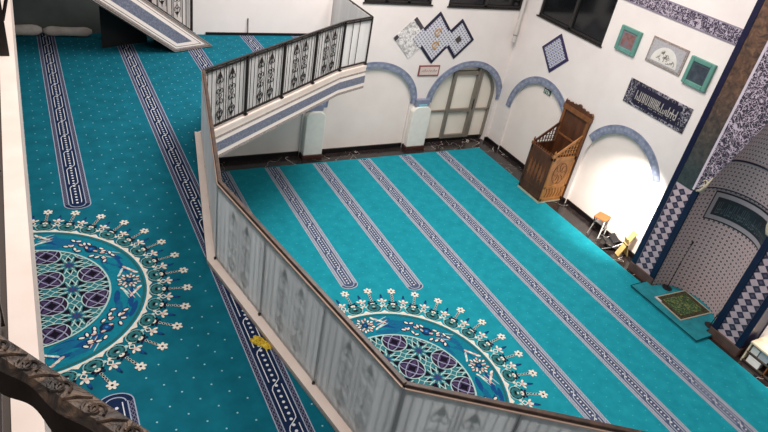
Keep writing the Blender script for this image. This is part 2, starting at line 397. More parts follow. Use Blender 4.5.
# ------------------------------------------------------------------ setting: floors, slabs
struct(MB().box(-3.2, 13.2, -1.2, 13.3, -.15, 0).build('floor', MARBLE))
struct(MB().prism([(x, y, ZM-.42) for x, y in MEZZ], (0, 0, .405)).build('floor_mezzanine', WALL))
def offset_line(P, d):
    """offset an open polyline to its right by d with mitred corners"""
    out = []
    for i, p in enumerate(P):
        ns = []
        for a, b in ((i-1, i), (i, i+1)):
            if a < 0 or b >= len(P): continue
            dx, dy = P[b][0]-P[a][0], P[b][1]-P[a][1]; L = hypot(dx, dy); ns.append((dy/L, -dx/L))
        if len(ns) == 2:
            mx, my = ns[0][0]+ns[1][0], ns[0][1]+ns[1][1]; k = 2/(mx*mx+my*my); out.append((p[0]+mx*k*d, p[1]+my*k*d))
        else: out.append((p[0]+ns[0][0]*d, p[1]+ns[0][1]*d))
    return out
EDGER = EDGE+[(5.56, 12.05)]
inn, outl, outs = offset_line(EDGER, 0), offset_line(EDGER, .17), offset_line(EDGER, .14)
mb = MB()
for i in range(len(EDGER)-1):
    ol = outs if i > 4 else outl
    q = [inn[i], ol[i], ol[i+1], inn[i+1]]
    mb.prism([(x, y, ZM-.02) for x, y in q], (0, 0, .045 if i > 4 else .075), 0)
struct(mb.build('trim_1', CREAM))                 # kerb round the mezzanine edge
def band(zlist, line, eps=.002):
    mb = MB(); o2 = offset_line(line, .13); i2 = offset_line(line, .0)
    for z0, z1, m, e in zlist:
        oo = offset_line(line, .135+e)
        for i in range(len(line)-1):
            mb.prism([(*i2[i], z0), (*oo[i], z0), (*oo[i+1], z0), (*i2[i+1], z0)], (0, 0, z1-z0), m)
    return mb
struct(band([(ZM-.085, ZM+.02, 0, 0), (ZM-.12, ZM-.085, 1, .003), (ZM-.185, ZM-.12, 2, 0), (ZM-.335, ZM-.185, 3, .003), (ZM-.40, ZM-.335, 2, 0), (ZM-.45, ZM-.40, 1, .003)], EDGER).build('trim_2', [CREAM, FGREY, WALLW, FBLUE]))

# gallery the photographer stands on; unseen far end added to shade the corner below
struct(MB().prism([(x, y, ZG-.25) for x, y in [(-3, -1), (.6, -1), (.35, .1), (-.12, .78), (-.12, 9.4), (-.75, 9.75), (1.35, 10.7), (1.35, 12.04), (-3, 12.04)]], (0, 0, .24)).build('floor_gallery', plain('gallery_floor', '#4A3F38', .7)))
struct(MB().box(-.195, -.111, .78, 9.4, ZG-.26, ZG).build('trim_3', CREAM))

# ------------------------------------------------------------------ walls with arches
def ell_pts(c, a, zs, b, n=28): return [(c-a*cos(pi*k/n), zs+b*sin(pi*k/n)) for k in range(n+1)]
def arch_wall(name, f3, s0, s1, z1, arches, depths, mat, mat2):
    """f3(s, z, d): point at s along the wall, height z, depth d behind its face"""
    mb = MB(); cur = s0
    for (c, a, zs, b), depth in zip(arches, depths):
        mb.poly([f3(cur, 0, 0), f3(c-a, 0, 0), f3(c-a, z1, 0), f3(cur, z1, 0)])
        pts = ell_pts(c, a, zs, b); full = [(c-a, 0)]+pts+[(c+a, 0)]
        for (p, q), (r, t) in zip(pts, pts[1:]): mb.poly([f3(p, q, 0), f3(r, t, 0), f3(r, z1, 0), f3(p, z1, 0)])
        for (p, q), (r, t) in zip(full, full[1:]): mb.poly([f3(p, q, 0), f3(r, t, 0), f3(r, t, depth), f3(p, q, depth)])
        for (p, q), (r, t) in zip(pts, pts[1:]): mb.poly([f3(p, 0, depth), f3(r, 0, depth), f3(r, t, depth), f3(p, q, depth)], 1)
        cur = c+a
    mb.poly([f3(cur, 0, 0), f3(s1, 0, 0), f3(s1, z1, 0), f3(cur, z1, 0)])
    return mb
def upper_wall(mb, f3, s0, s1, z0, z1, wins, depth=.1):
    zs = sorted({z0, z1, *[w[2] for w in wins], *[w[3] for w in wins]})
    ss = sorted({s0, s1, *[w[0] for w in wins], *[w[1] for w in wins]})
    for a, b in zip(zs, zs[1:]):
        for c, d in zip(ss, ss[1:]):
            m = ((c+d)/2, (a+b)/2)
            if any(w[0] < m[0] < w[1] and w[2] < m[1] < w[3] for w in wins): continue
            mb.poly([f3(c, a, 0), f3(d, a, 0), f3(d, b, 0), f3(c, b, 0)])
    for w in wins:
        q = [(w[0], w[2]), (w[1], w[2]), (w[1], w[3]), (w[0], w[3])]
        for i in range(4): p, r = q[i], q[(i+1) % 4]; mb.poly([f3(*p, 0), f3(*r, 0), f3(*r, depth), f3(*p, depth)])
fF = lambda s, z, d: (s, YF+d, z)
fQ = lambda s, z, d: (XQ+d, s, z)
FA = [(4.25, 1.18, 1.3, .98), (7.2, 1.18, 1.3, .98), (10.08, 1.08, 1.3, .98)]
ZW = 6.4
mb = arch_wall('w', fF, 1.0, XQ, 2.75, FA, (.06, .06, .2), WALL, WALLW)
WF = [(6.62, 8.42, 3.82, 5.1), (8.9, 11.2, 3.8, 5.1)]
upper_wall(mb, fF, 1.0, XQ, 2.75, ZW, WF)
struct(MB().box(1.0, XQ+.9, YF+.5, YF+.6, 0, ZW).build('wall_outer', WALL)); struct(mb.build('wall_far', [WALL, WALLW], recalc=False))
QA = [(8.0, 1.06, 1.3, 1.10), (10.9, 1.06, 1.3, 1.06)]
mb = arch_wall('w', fQ, 6.48, YF, 2.75, QA, (.07, .06), WALL, WALLW)
WQ = [(9.68, 11.95, 3.84, 5.1)]
upper_wall(mb, fQ, 6.48, YF, 2.75, ZW, WQ)
struct(mb.build('wall_qibla', [WALL, WALLW], recalc=False))
mb = arch_wall('w', fQ, -1.2, 3.70, 2.75, [(2.2, 1.06, 1.3, 1.06)], (.07,), WALL, WALLW)
upper_wall(mb, fQ, -1.2, 3.70, 2.75, ZW, []); struct(mb.build('wall_qibla_near', [WALL, WALLW], recalc=False))
struct(MB().box(XQ, XQ+.1, 3.70, 6.48, 5.92, ZW).build('wall_qibla_upper', WALL))
struct(MB().box(XQ+1.0, XQ+1.1, -1.2, YF+.6, 0, ZW).build('wall_outer_side', WALL))
struct(MB().box(1.75, 5.56, 12.05, 12.4, ZM-.02, ZW).build('wall_mezzanine', WALL))
struct(MB().box(-3.0, 1.75, 12.05, 12.4, ZM-.02, ZW).build('wall_gallery_side', plain('grey_green_wall', '#5E6461', .8)))  # same wall line, darker grey-green on this stretch
struct(MB().box(-3.2, -3.0, -1.2, 12.4, 0, ZW).build('wall_side', WALL))

# arch tile bands
def arch_trim(name, f3, c, a, b, w, wb, zs, ta=0.0):
    mb = MB(); n = 44; nr = 3
    for k in range(n):
        t0, t1 = ta+(pi-2*ta)*k/n, ta+(pi-2*ta)*(k+1)/n
        for r in range(nr):
            u0, u1 = r/nr, (r+1)/nr
            def p(t, u): return (c-(a+w*u)*cos(t), zs+(b+wb*u)*sin(t))
            m = (1 if (k % 2) else 0) if r == 1 else (2 if (k//2+r) % 3 == 0 else 0)
            q = [p(t0, u0), p(t1, u0), p(t1, u1), p(t0, u1)]
            mb.poly([f3(s, z, -.03) for s, z in q], m)
        for u in (0, 1): q = [p(t0, u), p(t1, u)]; mb.poly([f3(*q[0], -.03), f3(*q[1], -.03), f3(*q[1], .0), f3(*q[0], .0)], 0)
    return struct(mb.build(name, [BLUEA, BLUEB, BLUEC], recalc=False))
k = 4
for c, a, zs, b in FA: arch_trim('trim_%d' % k, fF, c, a-.01, b-.01, .18, .155, zs); k += 1
for c, a, zs, b in QA+[(2.2, 1.06, 1.3, 1.06)]: arch_trim('trim_%d' % k, fQ, c, a-.01, b-.01, .18, .18, zs, 0 if 10 < c < 11.5 else radians(28)); k += 1

# baseboards of black stone
mb = MB()
for x0, x1 in ((1.0, 3.07), (5.43, 6.02), (8.38, 9.0), (11.16, XQ)): mb.box(x0, x1, YF-.035, YF, 0, .12)
for (c, a, zs, b), dd in zip(FA, (.06, .06, .2)): mb.box(c-a, c+a, YF+dd-.035, YF+dd, 0, .12)
struct(mb.build('baseboard_far', BLACK))
mb = MB()
for y0, y1 in ((6.44, 6.94), (9.06, 9.84), (11.96, YF)): mb.box(XQ-.035, XQ, y0, y1, 0, .12)
for c, a, zs, b in QA: mb.box(XQ+.03, XQ+.06, c-a, c+a, 0, .12)
struct(mb.build('baseboard_qibla', BLACK))
struct(MB().box(3.0, 5.6, 12.02, 12.05, ZM, ZM+.05).build('baseboard_mezzanine', BLACK))

# pilasters between the arches
PIL = plain('pale_green_stone', '#F2EEE4', .25, var=.04); REDB = plain('red_brown_stone', '#4A2A22', .35)
for x0, x1, lab in ((5.47, 5.97, 'pale greenish pilaster with rounded top, under the tiled mezzanine edge'), (8.42, 8.98, 'pale greenish pilaster with blue tiled capital beside the glass door')):
    t = thing('pilaster', lab, 'pilaster', ((x0+x1)/2, YF-.002, 0), group='pilasters between the far wall arches'); w = (x1-x0)/2
    prof = [(-w, .1), (-w, 1.12), (-w*.8, 1.2), (-w*.4, 1.25), (w*.4, 1.25), (w*.8, 1.2), (w, 1.12), (w, .1)]
    MB().prism([(x, -.17, z) for x, z in prof], (0, .17, 0)).build('shaft', PIL, t, bevel=.02)
    MB().box(-w-.02, w+.02, -.19, 0, 0, .1).build('plinth', REDB, t, bevel=.008)
    if x0 > 8: MB().box(-w*.75, w*.75, -.12, 0, 1.25, 1.42, 0).box(-w*.45, w*.45, -.15, 0, 1.2, 1.3, 1).build('capital', [BLUEA, plain('aqua_tile', '#7FC2CF', .3)], t, bevel=.01)
    else: MB().box(-w*.75, w*.75, -.1, 0, 1.25, 1.4, 0).build('capital', BLUEA, t, bevel=.01)

# glass door in the far arch
DY = YF+.12
d = MB()
c, a, zs, b = FA[2]
arc = [(c-a, .12)]+ell_pts(c, a, zs, b)+[(c+a, .12)]; arci = [(c-(a-.07), .12)]+ell_pts(c, a-.07, zs, b-.07)+[(c+a-.07, .12)]
for (p, q), (r, t) in zip(zip(arc, arci), zip(arc[1:], arci[1:])):
    d.prism([(p[0], DY, p[1]), (r[0], DY, r[1]), (t[0], DY, t[1]), (q[0], DY, q[1])], (0, .06, 0))
XD = (9.66, 10.5)
door = struct(MB().box(XD[0], XD[0]+.1, DY-.02, DY+.05, .12, 2.1).box(XD[1]-.06, XD[1]+.02, DY-.03, DY+.05, .12, 2.22).box(XD[1]+.035, XD[1]+.12, DY-.02, DY+.05, .12, 2.22).box(XD[0]+.1, XD[1]-.06, DY-.02, DY+.05, 1.98, 2.1).box(XD[0]+.1, XD[1]-.06, DY-.02, DY+.05, .9, 1.0).box(XD[0]+.1, XD[1]-.06, DY-.02, DY+.05, .12, .22).box(c-a+.02, XD[0], DY, DY+.05, .93, .98).box(XD[1]+.12, c+a-.02, DY, DY+.05, .93, .98).build('door_1', ALU, bevel=.006))
d.build('door_frame', ALU, door)
pm = MB()
full = [(c-a+.01, .12)]+ell_pts(c, a-.01, zs, b-.01)+[(c+a-.01, .12)]
pm.prism([(x, DY+.06, z) for x, z in full], (0, .01, 0)); pm.build('door_pane', PANE, door)
MB().tube([(XD[1]-.03, DY-.07, 1.0), (XD[1]-.03, DY-.07, 1.3)], .014, 8).build('door_handle', BLKPL, door)

# high dark windows
GLS = noisy('night_glass', [(.3, '#0E0F11'), (.6, '#17181A'), (.8, '#26282A')], .9, 2, .12)
DFR = plain('dark_window_frame', '#2A2725', .5)
for i, (f3, (s0, s1, z0, z1)) in enumerate(((fF, WF[0]), (fF, WF[1]), (fQ, WQ[0]))):
    def bx(mb, a, b, e, f, d0, d1):
        p = [f3(s, z, dd) for s in (a, b) for z in (e, f) for dd in (d0, d1)]; x, y, z = zip(*p); mb.box(min(x), max(x), min(y), max(y), min(z), max(z))
    w = MB(); t = .05
    bx(w, s0, s1, z0, z0+t, .03, .08); bx(w, s0, s1, z1-t, z1, .03, .08); bx(w, s0, s0+t, z0, z1, .03, .08); bx(w, s1-t, s1, z0, z1, .03, .08)
    for q in ((.5,) if i else (.33, .66)): m = s0+(s1-s0)*q; bx(w, m-.04, m+.04, z0, z1, .03, .08)
    o = struct(w.build('window_%d' % (i+1), DFR)); q = MB(); bx(q, s0, s1, z0, z1, .075, .1); q.build('window_pane', GLS, o)
    s = MB(); bx(s, s0-.03, s1+.03, z0-.03, z0, -.03, .1); s.build('window_sill', DFR, o)

# ------------------------------------------------------------------ balustrades
HRZ = .98
def scroll(cx, z, r, turns, sgn, n=14, y=0):
    return [(cx+sgn*(r*(1-k/n*.75)*cos(turns*2*pi*k/n)-r), y, z+r*(1-k/n*.75)*sin(turns*2*pi*k/n)) for k in range(n+1)]
def ornament_mesh():
    mb = MB()
    mb.tube([(0, 0, .1), (0, 0, .9)], .006, 5)
    for s in (-1, 1):
        mb.tube([(s*.08, 0, .1), (s*.08, 0, .9)], .0055, 5)
        for zc, up in ((.25, 1), (.43, -1), (.58, 1), (.74, -1)):      # C-scrolls
            mb.tube([(s*(.040-.030*cos(t)*(1-t/12)), 0, zc+up*.045*sin(t)*(1-t/12)) for t in [k*.5 for k in range(11)]], .0058, 5)
        mb.tube([(0, 0, .16), (s*.05, 0, .20), (s*.035, 0, .29), (0, 0, .34)], .005, 5)
        mb.tube([(0, 0, .46), (s*.045, 0, .51), (0, 0, .56)], .005, 5)
        mb.prism([(0, -.003, .88), (s*.055, -.003, .77), (s*.03, -.003, .785), (s*.012, -.003, .76), (0, -.003, .78)], (0, .006, 0))
        mb.prism([(0, -.003, .12), (s*.045, -.003, .21), (s*.02, -.003, .20), (0, -.003, .22)], (0, .006, 0))
    for zc in (.34, .46, .64): mb.lathe([(.002, -.02), (.012, 0), (.002, .02)], 6, (0, 0, zc))
    return mb
ORN = ornament_mesh().build('ornament', IRON); BAR = MB().tube([(0, 0, .09), (0, 0, .955)], .0062, 6).build('baluster', IRON)
POST = MB().box(-.016, .016, -.016, .016, .04, .97).box(-.03, .03, -.03, .03, .04, .055).build('post', IRON)
first = {'o': ORN, 'b': BAR, 'p': POST}
def use(key, parent, loc):
    o = first[key]
    if o.parent is None: o.parent = parent; o.location = loc; return o
    return copy_part(o, parent, loc)
def balustrade(label, p0, p1, z, npan, sheet, rail, sheet_mat, profile='flat', fancy=True, end0=True, end1=True, edge_on=False, name='balustrade'):
    """from p0 to p1; local x along, +y to the left of the walk (floor side when walking EDGE is the left side)"""
    L = hypot(p1[0]-p0[0], p1[1]-p0[1]); t = thing(name, label, 'railing', (*p0, z), atan2(p1[1]-p0[1], p1[0]-p0[0]), group='balustrades round the mezzanine edge')
    hw = .02 if profile == 'flat' else .018; ht = .03 if profile == 'flat' else .024
    MB().box(0, L, -hw, hw, HRZ-ht, HRZ).build('handrail', rail, t, bevel=.006)
    MB().box(0, L, -.012, .012, .075, .1).build('bottom_rail', IRON, t); MB().box(0, L, -.01, .01, HRZ-.07, HRZ-.05).build('upper_rail', IRON, t)
    if sheet:
        MB().box(0, L, .012, .03, HRZ-ht-.014, HRZ-ht).build('edge_strip', plain('pink_metal_strip', '#D9B9A6', .35, .2), t, bevel=.003)
    w = L/npan
    for i in range(npan+1):
        if (i == 0 and not end0) or (i == npan and not end1): continue
        use('p', t, (i*w, 0, 0))
    for i in range(npan):
        x = i*w
        if fancy:
            for f in (.09, .18, .82, .91): use('b', t, (x+f*w, 0, 0))
            for f in (.36, .64): use('o', t, (x+f*w, 0, 0))
            use('b', t, (x+.5*w, 0, 0))
        elif fancy is False:
            for f in (.3, .55): use('b', t, (x+f*w, 0, 0))
        MB().box(x+(.002 if i else -.008), x+w-(.002 if i < npan-1 else -.008), .020, .025, .035 if sheet else .045, HRZ-ht-.002).build('frosted_sheet', sheet_mat, t)
        if sheet and npan*w < 3.2 and rail is RAILB and i < npan and not edge_on: MB().box(x+w-.02, x+w-.001, .02, .045, .05, .08).build('clip', BLKPL, t)
    return t
def off_seg(i, d=.11):
    P = offset_line(EDGER, d); return P[i], P[i+1]
KZ = ZM+.055
KZ2 = ZM+.0
def bal(i, label, npan, sheet, rail, sm, prof, **k):
    a, b = off_seg(i); return balustrade(label, a, b, ZM, npan, sheet, rail, sm, prof, **k)
bal(1, 'frosted balustrade section beyond the near corner, its end cut by the photo edge', 2, True, RAILB, FROST, 'flat')
bal(2, 'short frosted balustrade section between the bend and the bottom edge of the photo', 2, True, RAILB, FROST, 'flat', end0=False)
bal(3, 'long frosted balustrade with brown handrail in front of the lower hall medallion', 3, True, RAILB, FROST, 'flat', end0=False)
bal(4, 'frosted balustrade seen almost edge-on, between the mezzanine carpet and the iron railing', 3, True, RAILB, FROST, 'flat', end0=False, edge_on=True)
bal(5, 'black iron railing with scroll ornaments above the blue banded mezzanine edge', 4, False, IRON, FROSTW, 'thin', end0=False)
bal(6, 'short straight end of the iron railing above the first wall arch', 1, False, IRON, FROSTW, 'thin', fancy=False, end0=False)
bal(7, 'iron railing returning to the far wall behind the corner post', 2, False, IRON, FROSTW, 'thin', fancy=False, end0=False)

# gallery balustrade beside the camera
t = thing('gallery_railing', 'close dark embossed bronze railing running along the white gallery edge', 'railing', (-.215, .80, ZG), pi/2)
Lg = 8.4
MB().box(0, Lg, -.025, .025, HRZ-.05, HRZ).build('handrail', BRONZE, t, bevel=.01)
MB().box(0, Lg, -.01, .01, .08, .1).build('rail', IRON, t)
for i in range(8):
    MB().box(i*1.05-.014, i*1.05+.014, -.014, .014, .02, .95).build('post', IRON, t)
    for f in (.14, .86): use('b', t, (i*1.05+f*1.05, 0, 0))
    for f in (.35, .65): use('o', t, (i*1.05+f*1.05, 0, 0))
mb = MB(); A0, A1 = Vector((-.160, .835, ZG+.955)), Vector((.150, .388, ZG+.955))
u = (A1-A0).normalized(); nn = Vector((-u.y, u.x, 0)); L = (A1-A0).length; nst = 60
def section(k):
    s = k/nst*L; wv = .003*sin(s*55)+.002*sin(s*23+1)
    p = A0+u*s
    return [p+nn*(.019+wv*.1)+Vector((0, 0, -.004)), p+nn*.014+Vector((0, 0, .004)), p-nn*.010+Vector((0, 0, .004)), p-nn*(.021+wv)+Vector((0, 0, -.004)), p-nn*(.023+wv)+Vector((0, 0, -.05-wv*1.5)), p+nn*.019+Vector((0, 0, -.05-wv*1.5))]
S = [section(k) for k in range(nst+1)]
for a, b in zip(S, S[1:]):
    for i in range(6): j = (i+1) % 6; mb.poly([a[i], a[j], b[j], b[i]], 1 if i in (3, 4) else 0)  # shade on one side and the underside put in as iron black
mb.poly(S[0]); mb.poly(S[-1])
for k in range(7):      # embossed scrolls
    c0 = A0+u*(.05+k*.062)
    for sg in (-1, 1):
        mb.tube([c0+u*(sg*.004+sg*(.013-.010*q/12)*cos(q*.55))+nn*((.013-.010*q/12)*sin(q*.55)*sg)+Vector((0, 0, .0045)) for q in range(13)], .0022, 5)
    mb.tube([c0+u*.018+nn*-.012+Vector((0, 0, .004)), c0+u*.03+nn*.002+Vector((0, 0, .005)), c0+u*.046+nn*.012+Vector((0, 0, .004))], .0025, 5)
t2 = thing('carved_handrail', 'dark carved handrail with scrollwork crossing the bottom corner close to the camera', 'railing', (0, 0, 0))
mb.build('handrail', [BRONZE, IRON], t2, smooth=False)
MB().tube([(.13, .43, ZG+.91), (.13, .43, ZG-.01)], .014, 8).build('post', IRON, t2)
MB().tube([(-.15, .84, ZG+.91), (-.15, .84, ZG)], .014, 8).build('post', IRON, t2)
t3 = thing('railing_newel', 'black newel with curved brackets standing on the white gallery edge', 'railing post', (-.165, 4.42, ZG))
MB().box(-.026, .026, -.026, .026, 0, 1.0).build('post', IRON, t3)
mb = MB()
for z, o in ((.22, .07), (.40, .13)):
    mb.tube([(.02, 0, z), (.02+o*.5, .02, z+.12), (.02+o, .04, z+.3), (.02+o*1.2, .05, z+.5)], .012, 6)
mb.build('bracket', IRON, t3)

# ------------------------------------------------------------------ staircase rising from the mezzanine
P1, P2 = Vector((2.21, 11.04, ZM)), Vector((2.97, 11.35, ZM))
su = (P1-P2); cut = su.length; su = su.normalized(); sn = Vector((-su.y, su.x, 0))
if sn.y < 0: sn = -sn
st = thing('staircase', 'teal carpeted staircase with grey bordered blue tiled stringer, descending onto the mezzanine', 'staircase', tuple(P2), atan2(su.y, su.x))
sgn = 1 if (Matrix.Rotation(-atan2(su.y, su.x), 3, 'Z') @ sn).y > 0 else -1     # far side in local y
sl, SE, WID = .715, 3.55, .66
def strpoly(dd, y):
    k = dd/cos(math.atan(sl))
    return [((dd+k)/sl, y, .02+dd), (cut+(dd-k)/sl, y, .02+dd), (SE, y, .02+sl*(SE-cut)+k), (SE, y, .02+sl*SE-k)]
mb = MB(); mb.prism(strpoly(0, 0), (0, sgn*.07, 0), 0)
for i, (dd, m) in enumerate(((.012, 3), (.028, 0), (.06, 1), (.085, 3), (.095, 1), (.15, 2))):
    mb.poly(strpoly(dd, -sgn*(.001+.0012*i)), m)
mb.build('stringer', [FGREY, WALLW, FBLUE, plain('stair_border_line', '#6E625D', .5)], st, recalc=False)
MB().prism(strpoly(0, sgn*WID), (0, sgn*.05, 0), 0).build('stringer', CREAM, st)
ris = .17; tr_ = ris/sl; mb = MB(); n = int((SE-.1)/tr_)
for i in range(n):
    x0 = .1+i*tr_; top = .02+sl*(i*tr_)+ris*.55
    mb.box(x0, x0+tr_+.02, min(sgn*.07, sgn*WID), max(sgn*.07, sgn*WID), max(.0, top-ris-.09), top, 0)
mb.build('tread', TEALM, st)
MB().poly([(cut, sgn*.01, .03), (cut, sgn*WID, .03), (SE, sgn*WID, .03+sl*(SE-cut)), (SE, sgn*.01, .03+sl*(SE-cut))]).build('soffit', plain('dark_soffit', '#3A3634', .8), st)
MB().poly([(cut+.15, sgn*(WID-.02), .01), (cut+1.0, sgn*(WID-.02), .01), (cut+1.0, sgn*(WID-.02), .02+sl*1.0), (cut+.15, sgn*(WID-.02), .02+sl*.15)]).build('under_stair_shade', plain('under_stair_shade_black', '#1C1B1B', .8), st)  # dark sheet standing in for the shade under the open flight
def rise(x): return .02+sl*x
hr = MB(); yr = sgn*(WID+.02)
hr.tube([(-.02, yr, rise(0)+.93), (SE, yr, rise(SE)+.93)], .022, 6); hr.build('handrail', IRON, st)
MB().tube([(0, yr, rise(0)+.08), (SE, yr, rise(SE)+.08)], .012, 6).build('rail', IRON, st)
for i in range(5):
    x = i*.85; MB().box(x-.018, x+.018, yr-.018, yr+.018, rise(x)-.1, rise(x)+.94).build('post', IRON, st)
for i in range(4):
    for q in (.12, .2, .42, .52, .72):
        x = i*.85+q; MB().tube([(x, yr, rise(x)+.08), (x, yr, rise(x)+.93)], .008, 5).build('baluster', IRON, st)
    for q in (.31, .62):
        x = i*.85+q; use('o', st, (x, yr, rise(x)+.04))

# ------------------------------------------------------------------ mihrab
MBX = 10.85; MCY = 5.09; NW, ND = .725, .72
mih = thing('mihrab', 'tall tiled mihrab niche with navy borders and calligraphy band in the white qibla wall', 'mihrab', (MBX, MCY, 0))
def face(mb, y0, y1, z0, z1, x=0, th=.05, mi=0): mb.box(x, x+th, y0, y1, z0, z1, mi); return mb
UVN = grid_mat('niche_tile', '#C6AFAF', '#655A5F', .09, .24, .45, ring='#D6C4C3', line='#A89797')
TILEG = plain('lilac_tile_ground', '#CBC1CB', .4, var=.08); TD1 = plain('dark_star_tile', '#383044', .35); TD2 = plain('rose_tile', '#C4AEB4', .4, var=.1)
BROWNM = plain('brown_marble', '#5C443C', .35, var=.2)
g = G('aged_mosaic'); x_, y_, z_ = g.xyz(g.coord()); f = g.noise(g.coord(), 9, 5, .6, 1)
up = g.math('MULTIPLY', g.math('SUBTRACT', z_, 2.6), .5); up = g.math('MINIMUM', g.math('MAXIMUM', up, 0), 1)
cA = g.ramp(f, [(.3, lin('#232B30')), (.7, lin('#3E4846'))]); cB = g.ramp(f, [(.3, lin('#2C2424')), (.5, lin('#5A4030')), (.7, lin('#7A5A44'))])
MOS = g.done(g.mix(up, cA, cB), .5)
CALL = script_mat('tiled_script', '#2E2636', '#C2B3C0', 10, .085, .45)
BEAD = grid_mat('bead_border', '#CFC4CF', '#5B4F66', .06, .22, kind='Object')
for s in (-1, 1):
    yo = lambda a, b: (min(s*a, s*b), max(s*a, s*b))
    p = MB().box(.012, .42, *yo(.735, 1.355), .2, 2.3).build('pillar', TILEG, mih)
    d = MB(); ya, yb = .86, 1.25; cw = (yb-ya)/2; ch = .155; row = 0; z = .23
    while z < 2.25:
        for cidx in range(3):
            cy = ya+cw*(cidx-.0) if row % 2 else ya+cw*(cidx+.5)
            for q, (mm, sc) in enumerate((((1 if row % 2 else 2), .47), (0, .2))):
                hw_, hh = cw*sc, ch*sc*1.05
                pts = [(cy-hw_, z), (cy, z-hh), (cy+hw_, z), (cy, z+hh)]
                pts = [(min(max(a, ya), yb), b) for a, b in pts]
                if max(a for a, b in pts)-min(a for a, b in pts) < .02: continue
                d.poly([(.008-.0015*q, s*a, b) for a, b in pts], mm if q == 0 else (3 if row % 2 else 2))
        z += ch/2; row += 1
    d.build('diamond_tile', [TILEG, TD1, TD2, plain('plum_tile', '#5E5266', .35)], p, recalc=False)
    nb = MB(); nb.box(-.012, .42, *yo(1.26, 1.375), .04, 5.9); nb.box(-.012, .2, *yo(.735, .86), .2, 2.34); nb.build('navy_border', NAVYT, mih)
    MB().box(-.03, .42, *yo(.73, 1.385), 0, .2).build('plinth', BROWNM, mih, bevel=.01)
    MB().box(0, .42, *yo(.89, 1.26), 2.3, 5.9).build('mosaic_band', MOS, mih)
    MB().box(-.004, .3, *yo(.845, .89), 2.34, 5.5).build('bead_border', BEAD, mih)
    cs = MB()
    for q in range(2):
        cs.tube([(-.015, s*(.70+.05*cos(t)*(1-t/9)), 2.46+q*.12+.07*sin(t)*(1-t/9)) for t in [i*.5 for i in range(14)]], .018-.004*q, 6)
    cs.tube([(-.01, s*.80, 2.36), (-.02, s*.72, 2.40), (-.02, s*.66, 2.52), (-.01, s*.62, 2.75)], .03, 8, rs=[.02, .035, .03, .012]); cs.build('scroll_corbel', plain('ivory_carving', '#B9AE98', .5, var=.25, scale=25), mih, smooth=True)
MB().box(0, .42, -.89, .89, 5.5, 5.9).build('mosaic_band', MOS, mih)
CUR = [(2.42, .725), (2.46, .68), (2.6, .645), (2.9, .567), (3.15, .49), (3.38, .42), (3.6, .355), (3.785, .30), (4.07, .22), (4.35, .13), (4.6, .0)]
cp = MB()
for s in (-1, 1):
    for (z0, w0), (z1, w1) in zip(CUR, CUR[1:]):
        cp.poly([(0, s*w0, z0), (0, s*.847, z0), (0, s*.847, z1), (0, s*w1, z1)])
cp.poly([(0, -.847, 4.6), (0, .847, 4.6), (0, .847, 5.5), (0, -.847, 5.5)]); cp.build('calligraphy_band', CALL, mih, recalc=False)
def nich(th, w=NW, z=0, inset=0): k = w/NW; return (.01+(ND-inset)*k*cos(th), (w-inset)*sin(th), z)
nm = MB(); NT = 32; arc_len = 2.15
zl = [(.0, .725), (.7, .725), (1.3, .725), (1.9, .725)]+CUR
for (z0, w0), (z1, w1) in zip(zl, zl[1:]):
    for k in range(NT):
        a, b = -pi/2+pi*k/NT, -pi/2+pi*(k+1)/NT
        nm.poly([nich(a, w0, z0), nich(b, w0, z0), nich(b, w1, z1), nich(a, w1, z1)], 0, [((a+pi/2)/pi*arc_len, z0), ((b+pi/2)/pi*arc_len, z0), ((b+pi/2)/pi*arc_len, z1), ((a+pi/2)/pi*arc_len, z1)])
nm.build('niche', UVN, mih, smooth=True, recalc=False)
def wband(z0, z1, a0, a1, inset, mi, mb, n=24):
    for k in range(n):
        a, b = a0+(a1-a0)*k/n, a0+(a1-a0)*(k+1)/n
        mb.poly([nich(a, NW, z0, inset), nich(b, NW, z0, inset), nich(b, NW, z1, inset), nich(a, NW, z1, inset)], mi)
co = MB()
for z, w, r in ((2.50, .70, .022), (3.2, .475, .02)):
    co.tube([nich(-pi/2+pi*k/24, w, z, .015) for k in range(25)], r, 6)
co.build('cornice', NAVYT, mih, smooth=True)
ins = MB()
wband(1.78, 2.42, -1.06, 1.06, .006, 1, ins); wband(1.81, 2.39, -1.03, 1.03, .010, 0, ins); wband(1.90, 2.30, -.93, .93, .014, 2, ins)
rnd = random.Random(5)
th = -.88
while th < .88:
    h = rnd.choice((.14, .22, .26, .12, .26)); z0 = 1.94+rnd.random()*.04; w = .012
    wband(z0, z0+h, th, th+w, .018, 3, ins, 1)
    if rnd.random() < .6: wband(z0, z0+.025, th, th+.05, .018, 3, ins, 2)
    if rnd.random() < .3: wband(z0+.08, z0+.1, th-.03, th+.04, .018, 3, ins, 2)
    th += rnd.uniform(.035, .06)
ins.build('inscription', [plain('grey_lilac_tile', '#A19BA0', .4), plain('ink_line', '#1A1822', .4), plain('ink_panel', '#20262E', .4), plain('grey_letter', '#4E5C62', .5)], mih, recalc=False)
# carpeted step in the niche
pf = [(-.52, -.84), (-.52, .84), (-.03, .84), (-.03, .70)]+[nich(pi/2-pi*k/20, .70)[:2] for k in range(1, 20)]+[(-.03, -.70), (-.03, -.84)]
plat = tag(MB().prism([(MBX+x, MCY+y, .014) for x, y in pf], (0, 0, .050), 0).build('carpeted_step', noisy('step_carpet', [(.3, '#0E6974'), (.7, '#1A8793')], 5, 5, .95, bump=.2), bevel=.012), 'low turquoise carpeted step filling the foot of the mihrab', 'step')
MB().tube([(MBX-.05, MCY-.845, .064), (MBX-.52, MCY-.845, .064), (MBX-.522, MCY+.845, .064), (MBX-.05, MCY+.845, .064)], .009, 6).build('edge_binding', pile('dark_binding', '#0B3C44'), plat)
